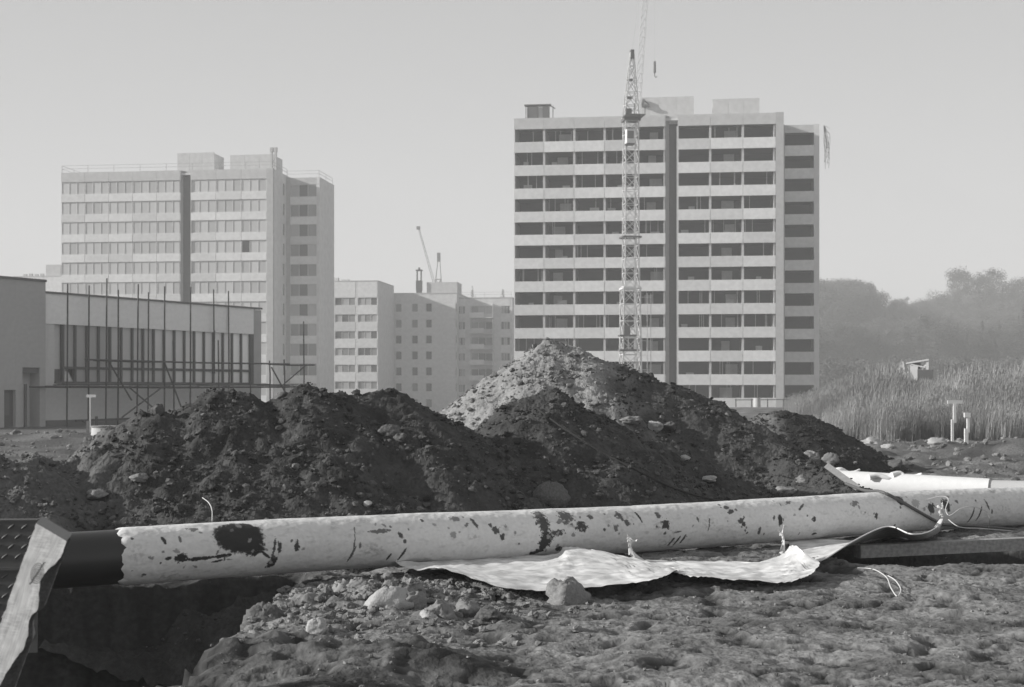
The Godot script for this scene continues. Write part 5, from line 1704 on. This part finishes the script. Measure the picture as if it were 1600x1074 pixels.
func small_things() -> void:
	# two stakes before the reeds
	var p := at(1492, 691, 41.5)
	var s := base("marker_stake", p)
	tag(s, "pale T-shaped marker stake before the reeds", "stake", "marker stakes before the reeds")
	slab("post", Vector3(-0.1, -0.15, -0.035), Vector3(-0.03, 0.66, 0.035), M.wood_pale, s)
	slab("post", Vector3(-0.045, 0.56, -0.03), Vector3(0.035, 1.12, 0.04), M.wood_pale, s)
	slab("cross_board", Vector3(-0.21, 1.12, -0.02), Vector3(0.23, 1.22, 0.02), M.wood_pale, s)
	p = at(1511, 713, 36.0)
	s = base("marker_stake", p)
	tag(s, "pale straight marker stake with a small square top, nearer than the T-shaped one", "stake", "marker stakes before the reeds")
	slab("post", Vector3(-0.06, -0.15, -0.035), Vector3(0.03, 0.7, 0.035), M.wood_pale, s)
	slab("post", Vector3(0.0, 0.6, -0.03), Vector3(0.06, 0.98, 0.04), M.wood_pale, s)
	slab("top_block", Vector3(-0.07, 0.98, -0.03), Vector3(0.08, 1.1, 0.05), M.wood_pale, s)
	# markers by the hall
	p = at(141, 690, 44.0)
	s = base("marker_stake", p)
	tag(s, "faint T-shaped marker in front of the scaffold's crossed braces", "stake", "")
	slab("post", Vector3(-0.03, -0.1, -0.02), Vector3(0.01, 1.36, 0.02), M.wood_pale, s)
	slab("cross_board", Vector3(-0.12, 1.36, -0.02), Vector3(0.17, 1.45, 0.02), M.wood_pale, s)
	p = at(137, 692, 41.0)
	s = base("wooden_peg", p)
	tag(s, "pale wooden peg just left of the concrete ring", "peg")
	slab("peg_post", Vector3(-0.04, -0.1, -0.03), Vector3(0.04, 0.62, 0.03), M.wood_grey, s)
	p = at(150, 690, 42.5)
	s = base("wooden_peg", p)
	tag(s, "dark peg showing just behind the concrete ring", "peg")
	slab("peg_post", Vector3(-0.03, -0.1, -0.03), Vector3(0.04, 0.75, 0.03), M.scaffold, s)

	# bollard, railing and concrete blocks at the foot of the unfinished tower
	p = at(1183, 664, 90.0)
	s = base("concrete_pillar", p)
	tag(s, "pale round concrete pillar standing before the unfinished tower's foot", "pillar")
	var st := begin()
	tube(st, PackedVector3Array([Vector3(0, -0.6, 0), Vector3(0, 1.62, 0), Vector3(0, 1.7, 0)]), 0.23, 0.22, 20)
	show_mesh(st.commit(), "shaft", M.fascia, s)
	p = at(1150, 650, 130.0)
	s = base("site_railing", p)
	tag(s, "dark site railing along the foot of the unfinished tower", "railing")
	for k in 5:
		st = begin()
		bar(st, Vector3(1.45 * k, -0.9, 0), Vector3(1.45 * k, 1.55, 0), 0.09)
		show_mesh(st.commit(), "post", M.crane_dark, s)
	for y in [0.5, 1.45]:
		st = begin()
		bar(st, Vector3(-0.1, y, 0.06), Vector3(5.9, y + 0.05, 0.06), 0.08)
		show_mesh(st.commit(), "rail", M.crane_dark, s)
	st = begin()
	box(st, Vector3(2.7, -0.4, -0.6), Vector3(5.2, 0.42, -0.3))
	show_mesh(st.commit(), "wall_board", M.panels[0], s)

	# small loader standing in the reeds
	p = at(1437, 608, 80.0)
	s = base("loader", Vector3(p.x, ground_h(p.x, 80.0, 0.0) + 0.12, p.z), deg_to_rad(-14.0))
	tag(s, "small pale loader with a dark engine cover, half sunk in the reeds", "loader")
	slab("chassis", Vector3(-1.0, 0.55, -0.5), Vector3(0.9, 1.0, 0.5), M.crane_dark, s)
	slab("engine_cover", Vector3(-0.1, 1.0, -0.45), Vector3(0.72, 1.98, 0.45), M.crane_dark, s)
	slab("cab_side", Vector3(-0.62, 1.0, -0.45), Vector3(-0.12, 2.05, 0.45), M.crane, s)
	for q in [[-0.62, -0.42], [-0.62, 0.36], [0.34, -0.42], [0.34, 0.36]]:
		slab("cab_post", Vector3(q[0], 2.0, q[1]), Vector3(q[0] + 0.14, 2.38 if q[0] < 0 else 2.52, q[1] + 0.08), M.crane, s)
	st = begin()
	box(st, Vector3(-0.72, 0, -0.5), Vector3(0.5, 0.09, 0.5), Transform3D(Basis(Vector3(0, 0, 1), 0.16), Vector3(0, 2.43, 0)))
	show_mesh(st.commit(), "cab_roof", M.crane, s)
	slab("cab_front", Vector3(-0.48, 2.05, 0.2), Vector3(-0.1, 2.22, 0.44), M.crane, s)
	st = begin()
	bar(st, Vector3(0.1, 1.98, 0.3), Vector3(0.42, 2.4, 0.3), 0.09)
	bar(st, Vector3(-0.5, 2.3, 0.42), Vector3(0.3, 2.12, 0.42), 0.07)
	show_mesh(st.commit(), "cab_brace", M.crane, s)
	slab("seat", Vector3(-0.4, 2.05, -0.25), Vector3(0.05, 2.4, 0.25), M.crane_dark, s)
	st = begin()
	bar(st, Vector3(-0.7, 0.9, 0.5), Vector3(-0.95, 2.45, 0.5), 0.14)
	bar(st, Vector3(-0.95, 2.4, 0.5), Vector3(-1.5, 0.7, 0.5), 0.14)
	show_mesh(st.commit(), "lift_arm", M.crane, s)
	for q in [[-0.7, 0.5], [0.6, 0.5], [-0.7, -0.5], [0.6, -0.5]]:
		st = begin()
		tube(st, PackedVector3Array([Vector3(q[0], 0.42, q[1] - 0.13), Vector3(q[0], 0.42, q[1] + 0.13)]), 0.42, 0.42, 20)
		var wheel := show_mesh(st.commit(), "wheel", M.black, s)
		st = begin()
		tube(st, PackedVector3Array([Vector3(q[0], 0.42, q[1] - 0.14), Vector3(q[0], 0.42, q[1] + 0.14)]), 0.2, 0.2, 14)
		show_mesh(st.commit(), "rim", M.crane, wheel)

	# boards, laths and wires on the heaps and by the pipe
	var a := cast(1292, 738)
	var b := cast(1342, 772)
	st = begin()
	bar(st, a + Vector3(0, 0.08, 0), b + Vector3(0, 0.06, 0), 0.075, 0.03)
	tag(show_mesh(st.commit(), "loose_plank", M.wood_grey), "short grey plank lying on the heap's tail beside the white pipe", "plank")
	var pts := []
	for q in [[1322, 756, 17.0], [1352, 767, 16.4]]: pts.append(at(q[0], q[1], q[2]))
	for q in [[1376, 773], [1400, 783], [1430, 798], [1462, 814], [1476, 819]]:
		var w := pipe_place(q[0], q[1])
		pts.append(pipe_frame(w.x) * (Vector3(cos(w.y), sin(w.y), 0) * (PIPE_R + 0.02)))
	pts.append(at(1520, 822, 15.9))
	pts.append(at(1640, 832, 16.6))
	st = begin()
	tube(st, smooth_line(pts, 6), 0.02, 0.014, 6)
	tag(show_mesh(st.commit(), "dark_cable", M.crane_dark), "dark cable running off the heap and down across the right part of the pipe", "cable")
	pts = []
	for q in [[836, 640], [870, 666], [910, 692], [950, 716], [1000, 742], [1050, 766], [1110, 784], [1180, 792]]: pts.append(cast(q[0], q[1]) + Vector3(0, 0.03, 0.03))
	st = begin()
	tube(st, smooth_line(pts, 5), 0.012, 0.012, 6)
	tag(show_mesh(st.commit(), "dark_cable", M.cable), "long dark cable lying down the front of the pointed heap", "cable")
	wire("dry_stalk", [cast(316, 778), at(326, 786, 12.6), at(331, 798, 12.2), at(331, 815, 12.0)], 0.004, M.cord, "thin pale bent stalk standing behind the pipe near the tar patch", "stalk")
	wire("thin_wire", [at(1446, 782, 15.6), at(1470, 776, 15.6), at(1482, 780, 15.55), at(1478, 796, 15.5), at(1484, 806, 15.4), at(1500, 796, 15.5), at(1520, 792, 15.6), at(1542, 800, 15.7), at(1547, 814, 15.8), at(1545, 824, 15.9)], 0.0045, M.cord, "thin white wire curled in a loop against the right part of the pipe", "wire")
	wire("thin_wire", [at(1482, 812, 15.3), at(1500, 824, 15.2), at(1530, 826, 15.5), at(1570, 829, 15.8), at(1600, 833, 16.0)], 0.0045, M.cord, "thin white wire running right along the foot of the pipe", "wire")
	pts = []
	for q in [[1340, 888], [1365, 890], [1385, 902], [1392, 918], [1402, 932], [1408, 922], [1400, 908], [1388, 900]]: pts.append(on_ground(q[0], q[1], 0.03))
	wire("thin_wire", pts, 0.005, M.cord, "fine looped wire lying on the mud below the dark hollow", "wire")
	st = begin()
	tube(st, smooth_line([at(690, 902, 12.05), at(720, 910, 11.8), at(742, 915, 11.7), at(766, 924, 11.3)], 6), 0.035, 0.025, 8)
	tag(show_mesh(st.commit(), "dark_root", M.stone_dark), "dark root lying under the front edge of the long white sheet", "root")
	# loose pale boards on the left behind the heap
	for q in [[0, 84, 696, 41.0, "pale board lying flat behind the heap at the left edge"], [20, 120, 688, 46.0, "faint board lying farther back at the left, nearer the hall"]]:
		var l := at(q[0], q[2], q[3])
		var r := at(q[1], q[2] + 1, q[3] + 0.4)
		st = begin()
		bar(st, l, r, 0.09, 0.3)
		tag(show_mesh(st.commit(), "loose_board", M.wood_pale), q[4], "board")
